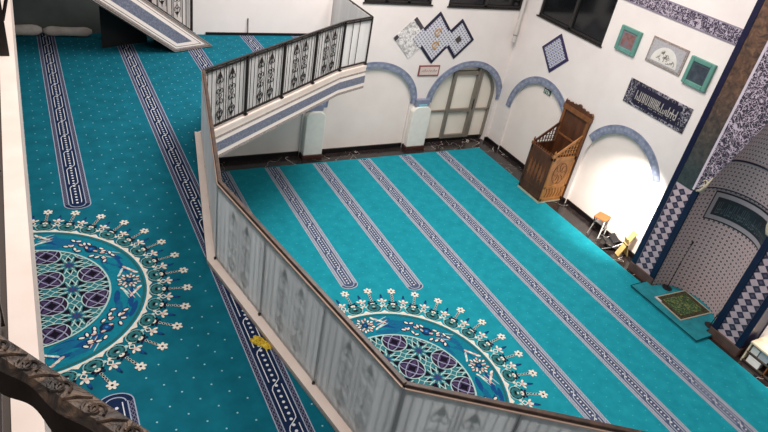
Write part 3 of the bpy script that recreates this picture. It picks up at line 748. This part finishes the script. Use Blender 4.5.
# prayer rug
RGM = noisy('rug_field', [(.35, '#1C2618'), (.48, '#2E4628'), (.56, '#4F6A3A'), (.66, '#877040')], 26, 4, .95)
RGB = noisy('rug_border', [(.4, '#1F1812'), (.52, '#41331D'), (.62, '#374A26')], 40, 3, .95)
ru = thing('prayer_rug', 'small green and gold prayer rug lying on the carpeted step of the mihrab', 'rug', (10.985, 5.10, .0655), radians(-3))
MB().box(-.46, .46, -.36, .36, 0, .008).build('border', plain('rug_edge', '#A59A86', .95), ru)
MB().box(-.43, .43, -.335, .335, .008, .0095).build('field_border', RGB, ru)
MB().box(-.33, .33, -.245, .245, .0095, .011).build('field', RGM, ru)
MB().box(-.455, -.4, .2, .35, .0095, .012).build('corner_tag', plain('rug_tag', '#B8B4B8', .9), ru)
def mic(name, label, x, y, z0, h, lean):
    t = thing(name, label, 'microphone stand', (x, y, z0))
    MB().lathe([(.0, 0), (.10, 0), (.105, .012), (.03, .03), (.0, .032)], 18).build('base', BLKPL, t, smooth=False)
    MB().tube([(0, 0, .03), (lean*.35, 0, h*.55)], .009, 8).tube([(lean*.35, 0, h*.55), (lean, 0, h)], .007, 8).build('pole', BLKPL, t)
    MB().lathe([(.016, -.02), (.018, .02)], 8, (lean*.35, 0, h*.55)).build('clutch', BLKPL, t)
    MB().lathe([(.008, -.05), (.014, .0), (.022, .03), (.02, .05), (.006, .065)], 10, (lean, 0, h)).build('microphone', BLKPL, t)
mic('microphone_stand', 'tall thin black microphone stand on the niche step beside the rug', 11.10, 5.62, .0645, 1.15, .05)
mic('microphone_stand', 'short black microphone stand at the edge of the niche step', 11.02, 4.46, .0645, .46, .12)
o = tag(MB().lathe([(.0, 0), (.045, 0), (.045, .05), (.02, .07), (0, .072)], 12, (10.9, 4.34, .0645)).build('white_cup', WHITE), 'tiny white cup on the mihrab step by the tiled pillar', 'cup')

# ------------------------------------------------------------------ pulpit
pu = thing('pulpit', 'carved wooden pulpit with high crested back standing on the carpet edge', 'pulpit', (10.5, 9.61, .0137))
D, HW2 = .72, .395; HF = 1.27
MB().box(-.02, D, -HW2-.02, HW2+.02, 0, .05).build('base', plain('pale_plinth', '#B9B49E', .6), pu)
fp = MB().box(0, .03, -HW2, HW2, .05, HF).box(-.012, 0, -HW2, -HW2+.05, .05, HF).box(-.012, 0, HW2-.05, HW2, .05, HF).box(-.012, 0, -HW2, HW2, .05, .12).box(-.012, 0, -HW2, HW2, HF-.1, HF).box(-.012, 0, -HW2, HW2, .28, .33)
fpo = fp.build('front_board', WOODD, pu, bevel=.004)
mb = MB()
for k in range(5):
    y = -.25+k*.125; mb.prism([(-.006, y-.05, .7), (-.006, y, .42), (-.006, y+.05, .7), (-.006, y, .98)], (.008, 0, 0))
for z in (.55, .85): mb.tube([(-.004, -.3+.6*k/12, z+.03*(-1)**k) for k in range(13)], .008, 5)
mb.build('carving', WOODM, fpo)
for s, mm in ((-1, WOODL), (1, WOODD)):
    y0, y1 = (s*HW2-.015, s*HW2+.015)
    sb = MB().box(.0, D, y0, y1, .05, HF)
    e = s*.012; ya, yb = sorted((s*HW2+s*.015, s*HW2+s*.03))
    for x0, x1, z0, z1 in ((0, .06, .05, HF), (D-.06, D, .05, HF), (0, D, .05, .13), (0, D, HF-.09, HF), (0, D, .42, .48)): sb.box(x0, x1, ya, yb, z0, z1)
    sbo = sb.build('side_board', mm, pu, bevel=.004); cv = MB()
    cx, cz = D/2, .82; yy = s*HW2+s*.016
    for k in range(8):
        b = k*pi/4; cv.tube([(cx+.05*cos(b), yy, cz+.05*sin(b)), (cx+.13*cos(b+.3), yy, cz+.2*sin(b+.3)), (cx+.2*cos(b), yy, cz+.27*sin(b))], .011, 5)
    cv.tube([(cx+.21*cos(b), yy, cz+.29*sin(b)) for b in [k*pi/12 for k in range(24)]], .010, 5, closed=True)
    for k in range(6): x = .12+k*.096; cv.tube([(x, yy, .16), (x+.03, yy, .28), (x, yy, .4)], .011, 5)
    cv.build('carving', WOODM if s < 0 else WOODD, sbo)
    # sloping lattice rail above
    rb = MB(); x0, z0, x1, z1 = .02, HF+.02, D, 1.78
    rb.prism([(x0, y0, z0-.02), (x0, y0, z0+.05), (x1, y0, z1+.05), (x1, y0, z1-.02)], (0, y1-y0, 0))
    for k in range(1, 8):
        x = x0+(x1-x0)*k/8; zt = z0+(z1-z0)*k/8
        rb.tube([(x, s*HW2, HF-.02), (x, s*HW2, zt)], .013, 6)
        if k > 2:
            for zz in (HF+.12, HF+.26, HF+.4):
                if zz < zt-.03: rb.lathe([(.004, -.035), (.026, 0), (.004, .035)], 6, (x, s*HW2, zz))
    for k in range(5):
        zz = HF+.08+k*.11; xs = x0+(zz-z0+.02)/(z1-z0)*(x1-x0)
        rb.tube([(xs, s*HW2, zz), (D, s*HW2, zz)], .009, 5)
    rb.build('side_rail', mm, pu)
    MB().box(-.02, .05, s*HW2-.03, s*HW2+.03, HF-.02, HF+.05).lathe([(.03, 0), (.012, .02), (.028, .06), (.02, .09), (.004, .13)], 10, (.015, s*HW2, HF+.05)).build('finial', mm if s < 0 else WOODM, pu)
cr = MB()
for k in range(9): cr.lathe([(.018, 0), (.008, .012), (.017, .035), (.004, .06)], 8, (.015, -HW2+.08+k*.08, HF))
cr.build('front_crest', WOODM, pu)
bp = MB(); zb = 2.28
bp.box(D, D+.045, -.45, .45, .05, zb)
bpo = bp.build('back_board', WOODD, pu, bevel=.004)
fr = MB().box(D-.03, D, -.45, -.37, HF, zb).box(D-.03, D, .37, .45, HF, zb).box(D-.05, D+.05, -.47, .47, zb-.12, zb).box(D-.02, D, -.37, .37, 1.5, 1.55)
fr.build('back_frame', WOODM, pu, bevel=.004)
pts = [(-.47, zb)]; nsc = 7
for k in range(nsc):
    for q in range(7): a = pi*q/6; pts.append((-.47+.94*(k+.5)/nsc-.06*cos(a), zb+.045+.05*sin(a)+(.06 if k == nsc//2 else .025*(1-abs(k-3)/3))))
pts.append((.47, zb)); MB().prism([(D-.03, y, z) for y, z in pts], (.05, 0, 0)).build('crest', WOODD, pu)
for s in (-1, 1): MB().lathe([(.03, 0), (.014, .03), (.03, .07), (.004, .12)], 8, (D, s*.45, zb)).build('finial', WOODM, pu)
MB().box(.35, D, -HW2+.02, HW2-.02, .9, .95).box(.03, .35, -HW2+.02, HW2-.02, .45, .5).box(.34, .36, -HW2+.02, HW2-.02, .5, .9).build('seat', WOODD, pu)

# ------------------------------------------------------------------ wall decorations
TILW = grid_mat('white_blue_tile', '#B9BCD2', '#7C7FA6', .085, .26, .35, line='#D9D8E2', kind='Object', diag=False)
def wallpoly(f3, pts, d0, d1, mb, mi=0):
    a = [Vector(f3(s, z, d0)) for s, z in pts]; o = Vector(f3(0, 0, d1))-Vector(f3(0, 0, d0)); mb.prism(a, o, mi); return mb
def gridm(name, f3axis, ground, dot, cell, size, line=None, rot=True):
    """square-tile pattern in the plane of a wall; f3axis 0: far wall (x,z), 1: qibla wall (y,z)"""
    g = G(name); x, y, z = g.xyz(g.coord('Object', (1/cell,)*3)); s = x if f3axis == 0 else y
    a, b = (g.math('ADD', s, z), g.math('SUBTRACT', s, z)) if rot else (s, z)
    fx = g.math('ABSOLUTE', g.math('SUBTRACT', g.math('FRACT', a), .5)); fy = g.math('ABSOLUTE', g.math('SUBTRACT', g.math('FRACT', b), .5))
    m = g.math('MAXIMUM', fx, fy); col = lin(ground)
    if line: col = g.mix(g.math('GREATER_THAN', m, .42), col, lin(line))
    MC[name] = g.done(g.mix(g.math('LESS_THAN', m, size), col, lin(dot)), .35); return MC[name]
mo = thing('diamond_mosaic', 'three overlapping diamonds of pale blue tile edged in navy, above the small red plaque', 'wall mosaic', (0, 0, 0))
dm = [[(7.54, 3.01), (8.07, 3.53), (8.58, 3.01), (8.05, 2.5)], [(8.10, 3.01), (8.72, 3.67), (9.32, 3.01), (8.75, 2.36)], [(8.92, 3.01), (9.41, 3.51), (9.90, 2.99), (9.41, 2.48)]]
def shrink(p, k): cx = sum(a for a, b in p)/len(p); cz = sum(b for a, b in p)/len(p); return [(cx+(a-cx)*k, cz+(b-cz)*k) for a, b in p]
TA = gridm('mosaic_tile', 0, '#C6C4CC', '#83829A', .105, .25, '#DEDCE0'); TS = noisy('silver_mosaic', [(.35, '#9A9798'), (.5, '#CFCBC9'), (.62, '#F2F0EE'), (.72, '#5B5860')], 17, 3, .2)
mb = MB(); wallpoly(fF, dm[1], -.02, -.001, mb); wallpoly(fF, dm[2], -.022, -.001, mb); mb.build('navy_edge', NAVYT, mo)
mb = MB(); wallpoly(fF, dm[0], -.018, -.001, mb); mb.build('silver_diamond', TS, mo)
mb = MB(); wallpoly(fF, [(8.0, 3.46), (8.07, 3.53), (8.36, 3.24), (8.29, 3.17)], -.024, 0, mb); wallpoly(fF, [(7.54, 3.01), (7.62, 3.09), (7.68, 3.03), (7.60, 2.94)], -.024, 0, mb); mb.build('dark_chips', plain('smoky_tile', '#3A3640', .3), mo)
mb = MB(); wallpoly(fF, shrink(dm[1], .84), -.027, 0, mb); wallpoly(fF, shrink(dm[2], .80), -.027, 0, mb); wallpoly(fF, [(8.85, 3.0), (9.08, 3.22), (9.3, 3.0), (9.1, 2.80)], -.028, 0, mb); wallpoly(fF, [(8.05, 3.01), (8.3, 3.26), (8.5, 3.0), (8.3, 2.76)], -.0285, 0, mb); mb.build('tile_field', TA, mo)
mb = MB(); wallpoly(fF, [(9.30, 2.99), (9.41, 3.10), (9.51, 2.99), (9.41, 2.89)], -.035, 0, mb); mb.build('dark_square', plain('dark_square_tile', '#46403E', .4), mo)
mb = MB(); GOLD = plain('gilt_letter', '#B9966A', .4)
for cz, sc in ((3.16, 1), (2.84, 1)):
    cx = 8.75-.0*(cz-3)
    mb.tube([(cx+.10*cos(t)*(1-.05*t)*sc, YF-.034, cz+.10*sin(t)*(1-.05*t)) for t in [i*.45 for i in range(13)]], .017, 5)
    mb.tube([(cx-.05, YF-.034, cz-.1), (cx+.02, YF-.034, cz+.02), (cx+.08, YF-.034, cz+.12)], .015, 5)
mb.build('gilt_emblem', GOLD, mo)
pl = thing('wall_plaque', 'small cream plaque with dark red frame under the diamond mosaic', 'plaque', (8.73, YF, 2.18))
MB().box(-.31, .31, -.03, 0, -.14, .14).build('frame', plain('dark_red_frame', '#8A4A48', .5), pl, bevel=.005)
MB().box(-.275, .275, -.034, -.028, -.105, .105).build('field', plain('cream_field', '#D8C6BC', .6), pl)
mb = MB()
for k, x in enumerate((-.2, -.14, -.07, 0, .06, .13, .2)): mb.tube([(x-.02, -.036, -.03), (x+.015, -.036, .04 if k % 2 else .02), (x+.03, -.036, -.01)], .007, 4)
mb.build('lettering', plain('brown_letter', '#9A7A74', .6), pl)
dq = [(11.46, 3.19), (10.96, 3.69), (10.47, 3.20), (10.96, 2.70)]
di = thing('diamond_tile_picture', 'single diamond of white star tiles edged in purple, on the qibla wall near the corner', 'wall mosaic', (0, 0, 0))
mb = MB(); wallpoly(fQ, dq, -.02, -.001, mb); mb.build('purple_edge', plain('purple_edge_tile', '#2F2650', .35), di)
mb = MB(); wallpoly(fQ, shrink(dq, .8), -.026, 0, mb); mb.build('tile_field', gridm('star_tile', 1, '#D6D5DA', '#77757E', .11, .24, '#6F78A8', False), di)
def picture(label, y0, y1, z0, z1, cols, seed):
    t = thing('framed_picture', label, 'picture', (XQ, (y0+y1)/2, (z0+z1)/2)); w, h = (y1-y0)/2, (z1-z0)/2; b = .085
    m = MB()
    m.box(-.07, 0, -w, -w+b, -h, h).box(-.07, 0, w-b, w, -h, h).box(-.07, 0, -w+b, w-b, -h, -h+b).box(-.07, 0, -w+b, w-b, h-b, h); m.build('frame', GREENF, t, bevel=.012)
    MB().box(-.05, 0, -w+b-.002, w-b+.002, -h+b-.002, h-b+.002).build('mat', plain('mat_'+str(seed), cols[0], .7), t)
    MB().box(-.054, -.049, -w+b+.04, w-b-.04, -h+b+.04, h-b-.04).build('picture', noisy('art_'+str(seed), [(.35, cols[1]), (.5, cols[2]), (.65, cols[3])], 9, 4, .5), t)
picture('green framed picture with a reddish brown field, below the corner of the high window', 8.72, 9.28, 3.95, 4.47, ('#77757E', '#6E4F4C', '#8C6460', '#76707A'), 1)
picture('green framed picture with a dark slate field, next to the navy mihrab border', 6.86, 7.42, 3.94, 4.48, ('#3C4A52', '#2C3640', '#363F4A', '#47505A'), 2)
hf = thing('relief_plaque', 'grey rectangular plaque with a white half-moon of script, between the two green frames', 'plaque', (XQ, 7.98, 4.0))
MB().box(-.03, 0, -.45, .45, 0, .52).build('frame', FGREY, hf, bevel=.004)
MB().box(-.034, -.02, -.405, .405, .045, .475).build('field', noisy('lilac_grey_field', [(.3, '#A29EA2'), (.7, '#BDB9BC')], 40, 2, .5), hf)
pts = [(.33*cos(pi*k/20), .075+.33*sin(pi*k/20)) for k in range(21)]
MB().prism([(-.042, y, z) for y, z in pts], (.01, 0, 0)).build('half_moon', plain('chalk_white', '#DDD9D2', .5), hf)
mb = MB(); rnd = random.Random(2)
for k in range(26):
    a = rnd.uniform(.15, pi-.15); r = rnd.uniform(.03, .25); y, z = r*cos(a), .1+r*sin(a)*.95; b = rnd.uniform(0, pi)
    mb.tube([(-.045, y+.035*cos(b+t)*(1-.1*t), z+.03*sin(b+t)) for t in (0, .7, 1.4, 2.1, 2.8)], .006, 4)
mb.build('lettering', plain('grey_script', '#7A756C', .6), hf)
ku = thing('calligraphy_panel_tile', 'long dark panel of white angular script with leafy corners, above the lit arch', 'calligraphy plaque', (XQ, 7.75, 3.02)); ku.name = 'calligraphy_plaque'
MB().box(-.025, 0, -.82, .82, 0, .53).build('frame', script_mat('leafy_ground', '#1F1B2C', '#A8A2AC', 9, .07), ku, bevel=.003)
MB().box(-.03, -.02, -.60, .60, .06, .47).build('field', plain('ink_blue_field', '#201C34', .4), ku)
mb = MB(); rnd = random.Random(11); y = .54
while y > -.56:
    h = rnd.choice((.2, .2, .12, .2, .09)); w = .018
    mb.box(-.036, -.028, y-w, y, .16, .16+h)
    if rnd.random() < .55: mb.box(-.036, -.028, y-.06, y, .16, .185)
    if rnd.random() < .3: mb.box(-.036, -.028, y-.05, y-.02, .25, .275)
    if rnd.random() < .25: mb.box(-.036, -.028, y-.045, y-.03, .12, .135)
    y -= rnd.uniform(.035, .055)
mb.build('lettering', plain('bone_letter', '#B7B0A8', .5), ku)
fz = thing('tile_frieze', 'long band of purple and white script tiles ending at the navy mihrab border', 'tile frieze', (XQ, 8.0, 4.94))
MB().box(-.02, -.001, -1.54, 1.6, 0, .27).build('ground', script_mat('frieze_script', '#3A3046', '#BCB0BC', 11, .10), fz)
MB().box(-.022, -.001, -1.54, 1.6, .262, .285).box(-.022, -.001, -1.54, 1.6, -.015, .008).build('edge', plain('frieze_edge', '#8E8494', .4), fz)
ex = thing('exit_sign', 'small dark green exit sign with white running figure inside the corner arch', 'sign', (XQ+.058, 10.86, 2.22))
MB().box(-.02, 0, -.125, .125, -.065, .065).build('plate', plain('sign_green', '#1E4A3C', .4), ex, bevel=.003)
mb = MB()
mb.box(-.024, -.018, .0, .085, -.045, .045)
mb.lathe([(.004, -.012), (.013, 0), (.004, .012)], 8, (-.024, -.055, .038))
for pts in ([(-.055, .02), (-.065, -.01)], [(-.065, -.01), (-.04, -.03), (-.045, -.055)], [(-.065, -.01), (-.085, -.025), (-.1, -.05)], [(-.055, .015), (-.03, .005), (-.02, .02)], [(-.055, .015), (-.085, .01), (-.09, -.01)]):
    mb.tube([(-.023, a, b) for a, b in pts], .007, 4)
mb.build('pictogram', plain('sign_white', '#D8E2DA', .5), ex)
MB().box(-.026, -.022, .02, .06, -.04, .03).build('doorway_mark', plain('sign_dark', '#23372F', .5), ex)
sp = thing('column_speaker', 'slim white column loudspeaker mounted in the wall corner between the high windows', 'loudspeaker', (11.10, 12.38, 2.95), radians(-45))
MB().lathe([(.02, 0), (.045, .02), (.05, .06), (.05, 1.2), (.045, 1.24), (.02, 1.26)], 14).build('body', plain('speaker_white', '#CFC8C2', .5), sp, smooth=True)
MB().box(-.03, .03, .04, .16, .25, .3).box(-.03, .03, .04, .16, .95, 1.0).build('bracket', ALU, sp)
MB().lathe([(.052, 0), (.052, .035)], 14, (0, 0, .2)).build('grille_ring', plain('speaker_grey', '#8E8A88', .5), sp)

# ------------------------------------------------------------------ things by the lit arch
sto = thing('folding_stool', 'small stool with orange seat and white legs on the black marble by the lit arch', 'stool', (11.08, 7.74, 0), radians(20))
MB().box(-.17, .17, -.15, .15, .47, .50).build('seat', plain('orange_vinyl', '#C65F2A', .5), sto, bevel=.012)
for sx in (-1, 1):
    for sy in (-1, 1): MB().tube([(sx*.15, sy*.13, .47), (-sx*.17 if sy > 0 else sx*.19, sy*.14, 0)], .016, 8).build('leg', WHITE if sy < 0 else CHROME, sto)
MB().tube([(-.16, -.14, .22), (.16, -.14, .22)], .01, 6).build('stretcher', CHROME, sto)
fs = thing('folding_chair', 'folded black chair with chrome tubes lying on the marble between stool and bookstand', 'chair', (11.02, 7.26, .015), radians(-25))
MB().box(-.17, .17, -.2, .2, .06, .09, M=Matrix.Rotation(radians(18), 4, 'Y')).build('seat', BLKPL, fs, bevel=.01)
for s in (-1, 1):
    MB().tube([(-.24, s*.19, .012), (0, s*.19, .09), (.2, s*.19, .22)], .012, 8).build('leg', CHROME, fs)
    MB().tube([(.12, s*.16, .012), (-.05, s*.16, .1), (-.16, s*.16, .16)], .012, 8).build('leg', CHROME, fs)
MB().box(.06, .22, -.17, .17, .16, .19, M=Matrix.Rotation(radians(-25), 4, 'Y')).build('backrest', BLKPL, fs, bevel=.01)
bs = thing('wooden_bookstand', 'folding pale wooden bookstand leaning by the arch next to the navy border', 'bookstand', (11.06, 6.90, 0.002), radians(-15))
YW = noisy('pale_yellow_wood', [(.3, '#C9A25C'), (.7, '#E0C184')], 8, 3, .5, (1, 1, .3))
R1 = Matrix.Rotation(radians(20), 4, 'Y')
MB().box(-.012, .012, -.07, .07, .0, .66, M=Matrix.Translation((-.11, 0, .006)) @ R1).build('board', YW, bs, bevel=.004)
MB().box(-.012, .012, -.07, .07, .0, .5, M=Matrix.Translation((.13, 0, .006)) @ Matrix.Rotation(radians(-20), 4, 'Y')).build('board', YW, bs, bevel=.004)
MB().box(-.02, .02, -.08, .08, .28, .31).build('hinge_block', plain('dark_hinge', '#2A2118', .5), bs)
# low bookcase at the photo edge
bk = thing('low_bookcase', 'low cream topped open bookcase beside the mihrab pillar, cut by the photo edge', 'bookcase', (11.06, 3.18, 0))
CT = noisy('cream_wood_top', [(.3, '#D3BEA0'), (.7, '#EAD9C0')], 6, 3, .45)
MB().box(-.2, .22, -.46, .46, .44, .48).build('top', CT, bk, bevel=.006)
for y in (-.44, 0, .44): MB().box(-.18, .2, y-.012, y+.012, 0, .44).build('side_board', CT if y else WOODM, bk)
MB().box(-.18, .2, -.44, .44, .02, .05).box(-.18, .2, -.44, .44, .23, .25).build('shelf', plain('dark_shelf', '#3A322C', .6), bk)
MB().box(.18, .2, -.44, .44, 0, .44).build('back', plain('dark_back', '#1E1A18', .7), bk)
for x, y, z, a, b, c, lab in ((-.10, .33, .25, .05, .07, .12, 'small white box on the upper shelf of the low bookcase, at its pillar end'), (-.08, .15, .25, .07, .09, .15, 'pale grey box on the upper shelf of the low bookcase, nearer its middle'), (-.10, .25, .05, .07, .12, .13, 'wide white box on the bottom shelf of the low bookcase')):
    o = tag(MB().box(-a, a, -b, b, 0, c).box(-a-.004, a+.004, -b-.004, b+.004, c, c+.02).build('storage_box', WHITE if 'white' in lab else plain('pale_grey_card', '#B9C0C6', .6), bevel=.004), lab, 'box', 'boxes in the low bookcase')
    o.location = (11.06+x, 3.18+y, z+.001)

# ------------------------------------------------------------------ things on the mezzanine
def crumple(name, label, cat, loc, rz, L, W, H, mat, seed):
    rnd = random.Random(seed); nx, ny = 26, 14; mb = MB(); V = []
    for i in range(nx+1):
        for j in range(ny+1):
            u, v = i/nx*2-1, j/ny*2-1; k = max(0, 1-abs(u)**3)*max(0, 1-abs(v)**3)
            h = H*k**.5*(.65+.35*sin(9*v+2.5*sin(3*u+seed))*cos(4*u+2*v)); y = v*W*(1+.25*sin(3*u+seed))+.25*W*sin(2.2*u)
            V.append((u*L*(1+.1*sin(5*v)), y, h+.002))
    mb.v = V
    for i in range(nx):
        for j in range(ny): a = i*(ny+1)+j; mb.f.append((a, a+1, a+ny+2, a+ny+1)); mb.mi.append(0)
    o = mb.build(name, mat, smooth=True); o.location = loc; o.rotation_euler = (0, 0, rz); return tag(o, label, cat)
crumple('headscarf', 'crumpled yellow cloth lying on the carpet stripe by the white kerb', 'cloth', (1.462, 3.77, ZM+.006), radians(-68), .10, .04, .045, noisy('yellow_cloth', [(.35, '#A8860F'), (.5, '#D1AE22'), (.65, '#E9D04E')], 30, 3, .8, dist=1), 3)
def roll(label, x0, x1, y, r, seed):
    rnd = random.Random(seed); n = 12; pts = []; rs = []
    for k in range(n+1):
        f = k/n; pts.append((x0+(x1-x0)*f, y+.012*sin(5*f+seed), ZM+r*1.02+.002)); rs.append(r*(.45 if k in (0, n) else (.86 if k in (1, n-1) else .94+.06*sin(7*f+seed))))
    return tag(MB().tube(pts, r, 14, rs=rs).build('cloth_roll', noisy('white_wrap', [(.3, '#B8ADA2'), (.7, '#D8CFC6')], 6, 3, .8, bump=.3), smooth=True), label, 'roll', 'cloth rolls along the mezzanine wall')
roll('long pale wrapped cloth roll on the mezzanine floor, reaching towards the staircase', .19, .95, 11.86, .085, 1)
roll('shorter pale wrapped cloth roll by the mezzanine wall, beside the white gallery edge', -.7, .17, 11.88, .095, 2)
t = thing('leaning_rod', 'thin black rod standing upright against the white mezzanine wall', 'rod', (3.83, 12.0, ZM))
MB().tube([(0, 0, .005), (.002, .035, .34)], .010, 8).build('shaft', BLKPL, t); MB().lathe([(.0, 0), (.022, 0), (.02, .02), (.008, .03)], 10).build('foot', BLKPL, t)

# ------------------------------------------------------------------ light
W = bpy.data.worlds.new('world'); bpy.context.scene.world = W; W.use_nodes = True
W.node_tree.nodes['Background'].inputs[0].default_value = (1, .95, .93, 1); W.node_tree.nodes['Background'].inputs[1].default_value = .42
def area(name, loc, target, size, power, col=(1, .94, .91), sy=None, spread=None):
    l = bpy.data.lights.new(name, 'AREA'); l.energy = power; l.color = col; l.size = size
    if sy: l.shape = 'RECTANGLE'; l.size_y = sy
    o = bpy.data.objects.new(name, l); C.objects.link(o); o.location = loc
    o.rotation_euler = (Vector(target)-Vector(loc)).to_track_quat('-Z', 'Y').to_euler(); return o
area('hall_ceiling_light', (5.9, 8.0, 9.0), (5.9, 8.0, 0), 4.2, 760)
area('gallery_ceiling_light', (.8, 3.5, 9.3), (.4, 4, 0), 2.0, 165)
def spot(name, loc, target, power, ang, blend=.6, size=.05, col=(1, .93, .84)):
    l = bpy.data.lights.new(name, 'SPOT'); l.energy = power; l.spot_size = radians(ang); l.spot_blend = blend; l.shadow_soft_size = size; l.color = col
    o = bpy.data.objects.new(name, l); C.objects.link(o); o.location = loc
    o.rotation_euler = (Vector(target)-Vector(loc)).to_track_quat('-Z', 'Y').to_euler(); return o
spot('niche_spotlight', (10.1, 6.8, 2.4), (11.33, 7.5, .8), 620, 78, 1.0)
spot('side_spotlight', (10.3, 2.8, 2.6), (11.4, 2.9, .8), 400, 60, .9)

# ------------------------------------------------------------------ camera
f_px, pitch, roll_, yaw = 614.826, .565399, .197521, .583744
cp_, sp_ = cos(pitch), sin(pitch)
fw = Vector((sin(yaw)*cp_, cos(yaw)*cp_, -sp_)); r0 = Vector((cos(yaw), -sin(yaw), 0)); u0 = r0.cross(fw)
rt = r0*cos(roll_)+u0*sin(roll_); upv = rt.cross(fw)
cam = bpy.data.cameras.new('camera'); co_ = bpy.data.objects.new('camera', cam); C.objects.link(co_)
cam.sensor_fit = 'HORIZONTAL'; cam.sensor_width = 36; cam.lens = f_px/768*36; cam.clip_start = .02; cam.clip_end = 100
M3 = Matrix((rt, upv, -fw)).transposed(); co_.matrix_world = Matrix.Translation((0, 0, 7.3)) @ M3.to_4x4()
bpy.context.scene.camera = co_
vs = bpy.context.scene.view_settings; vs.view_transform = 'Standard'; vs.look = 'None'; vs.exposure = 0; vs.gamma = 1
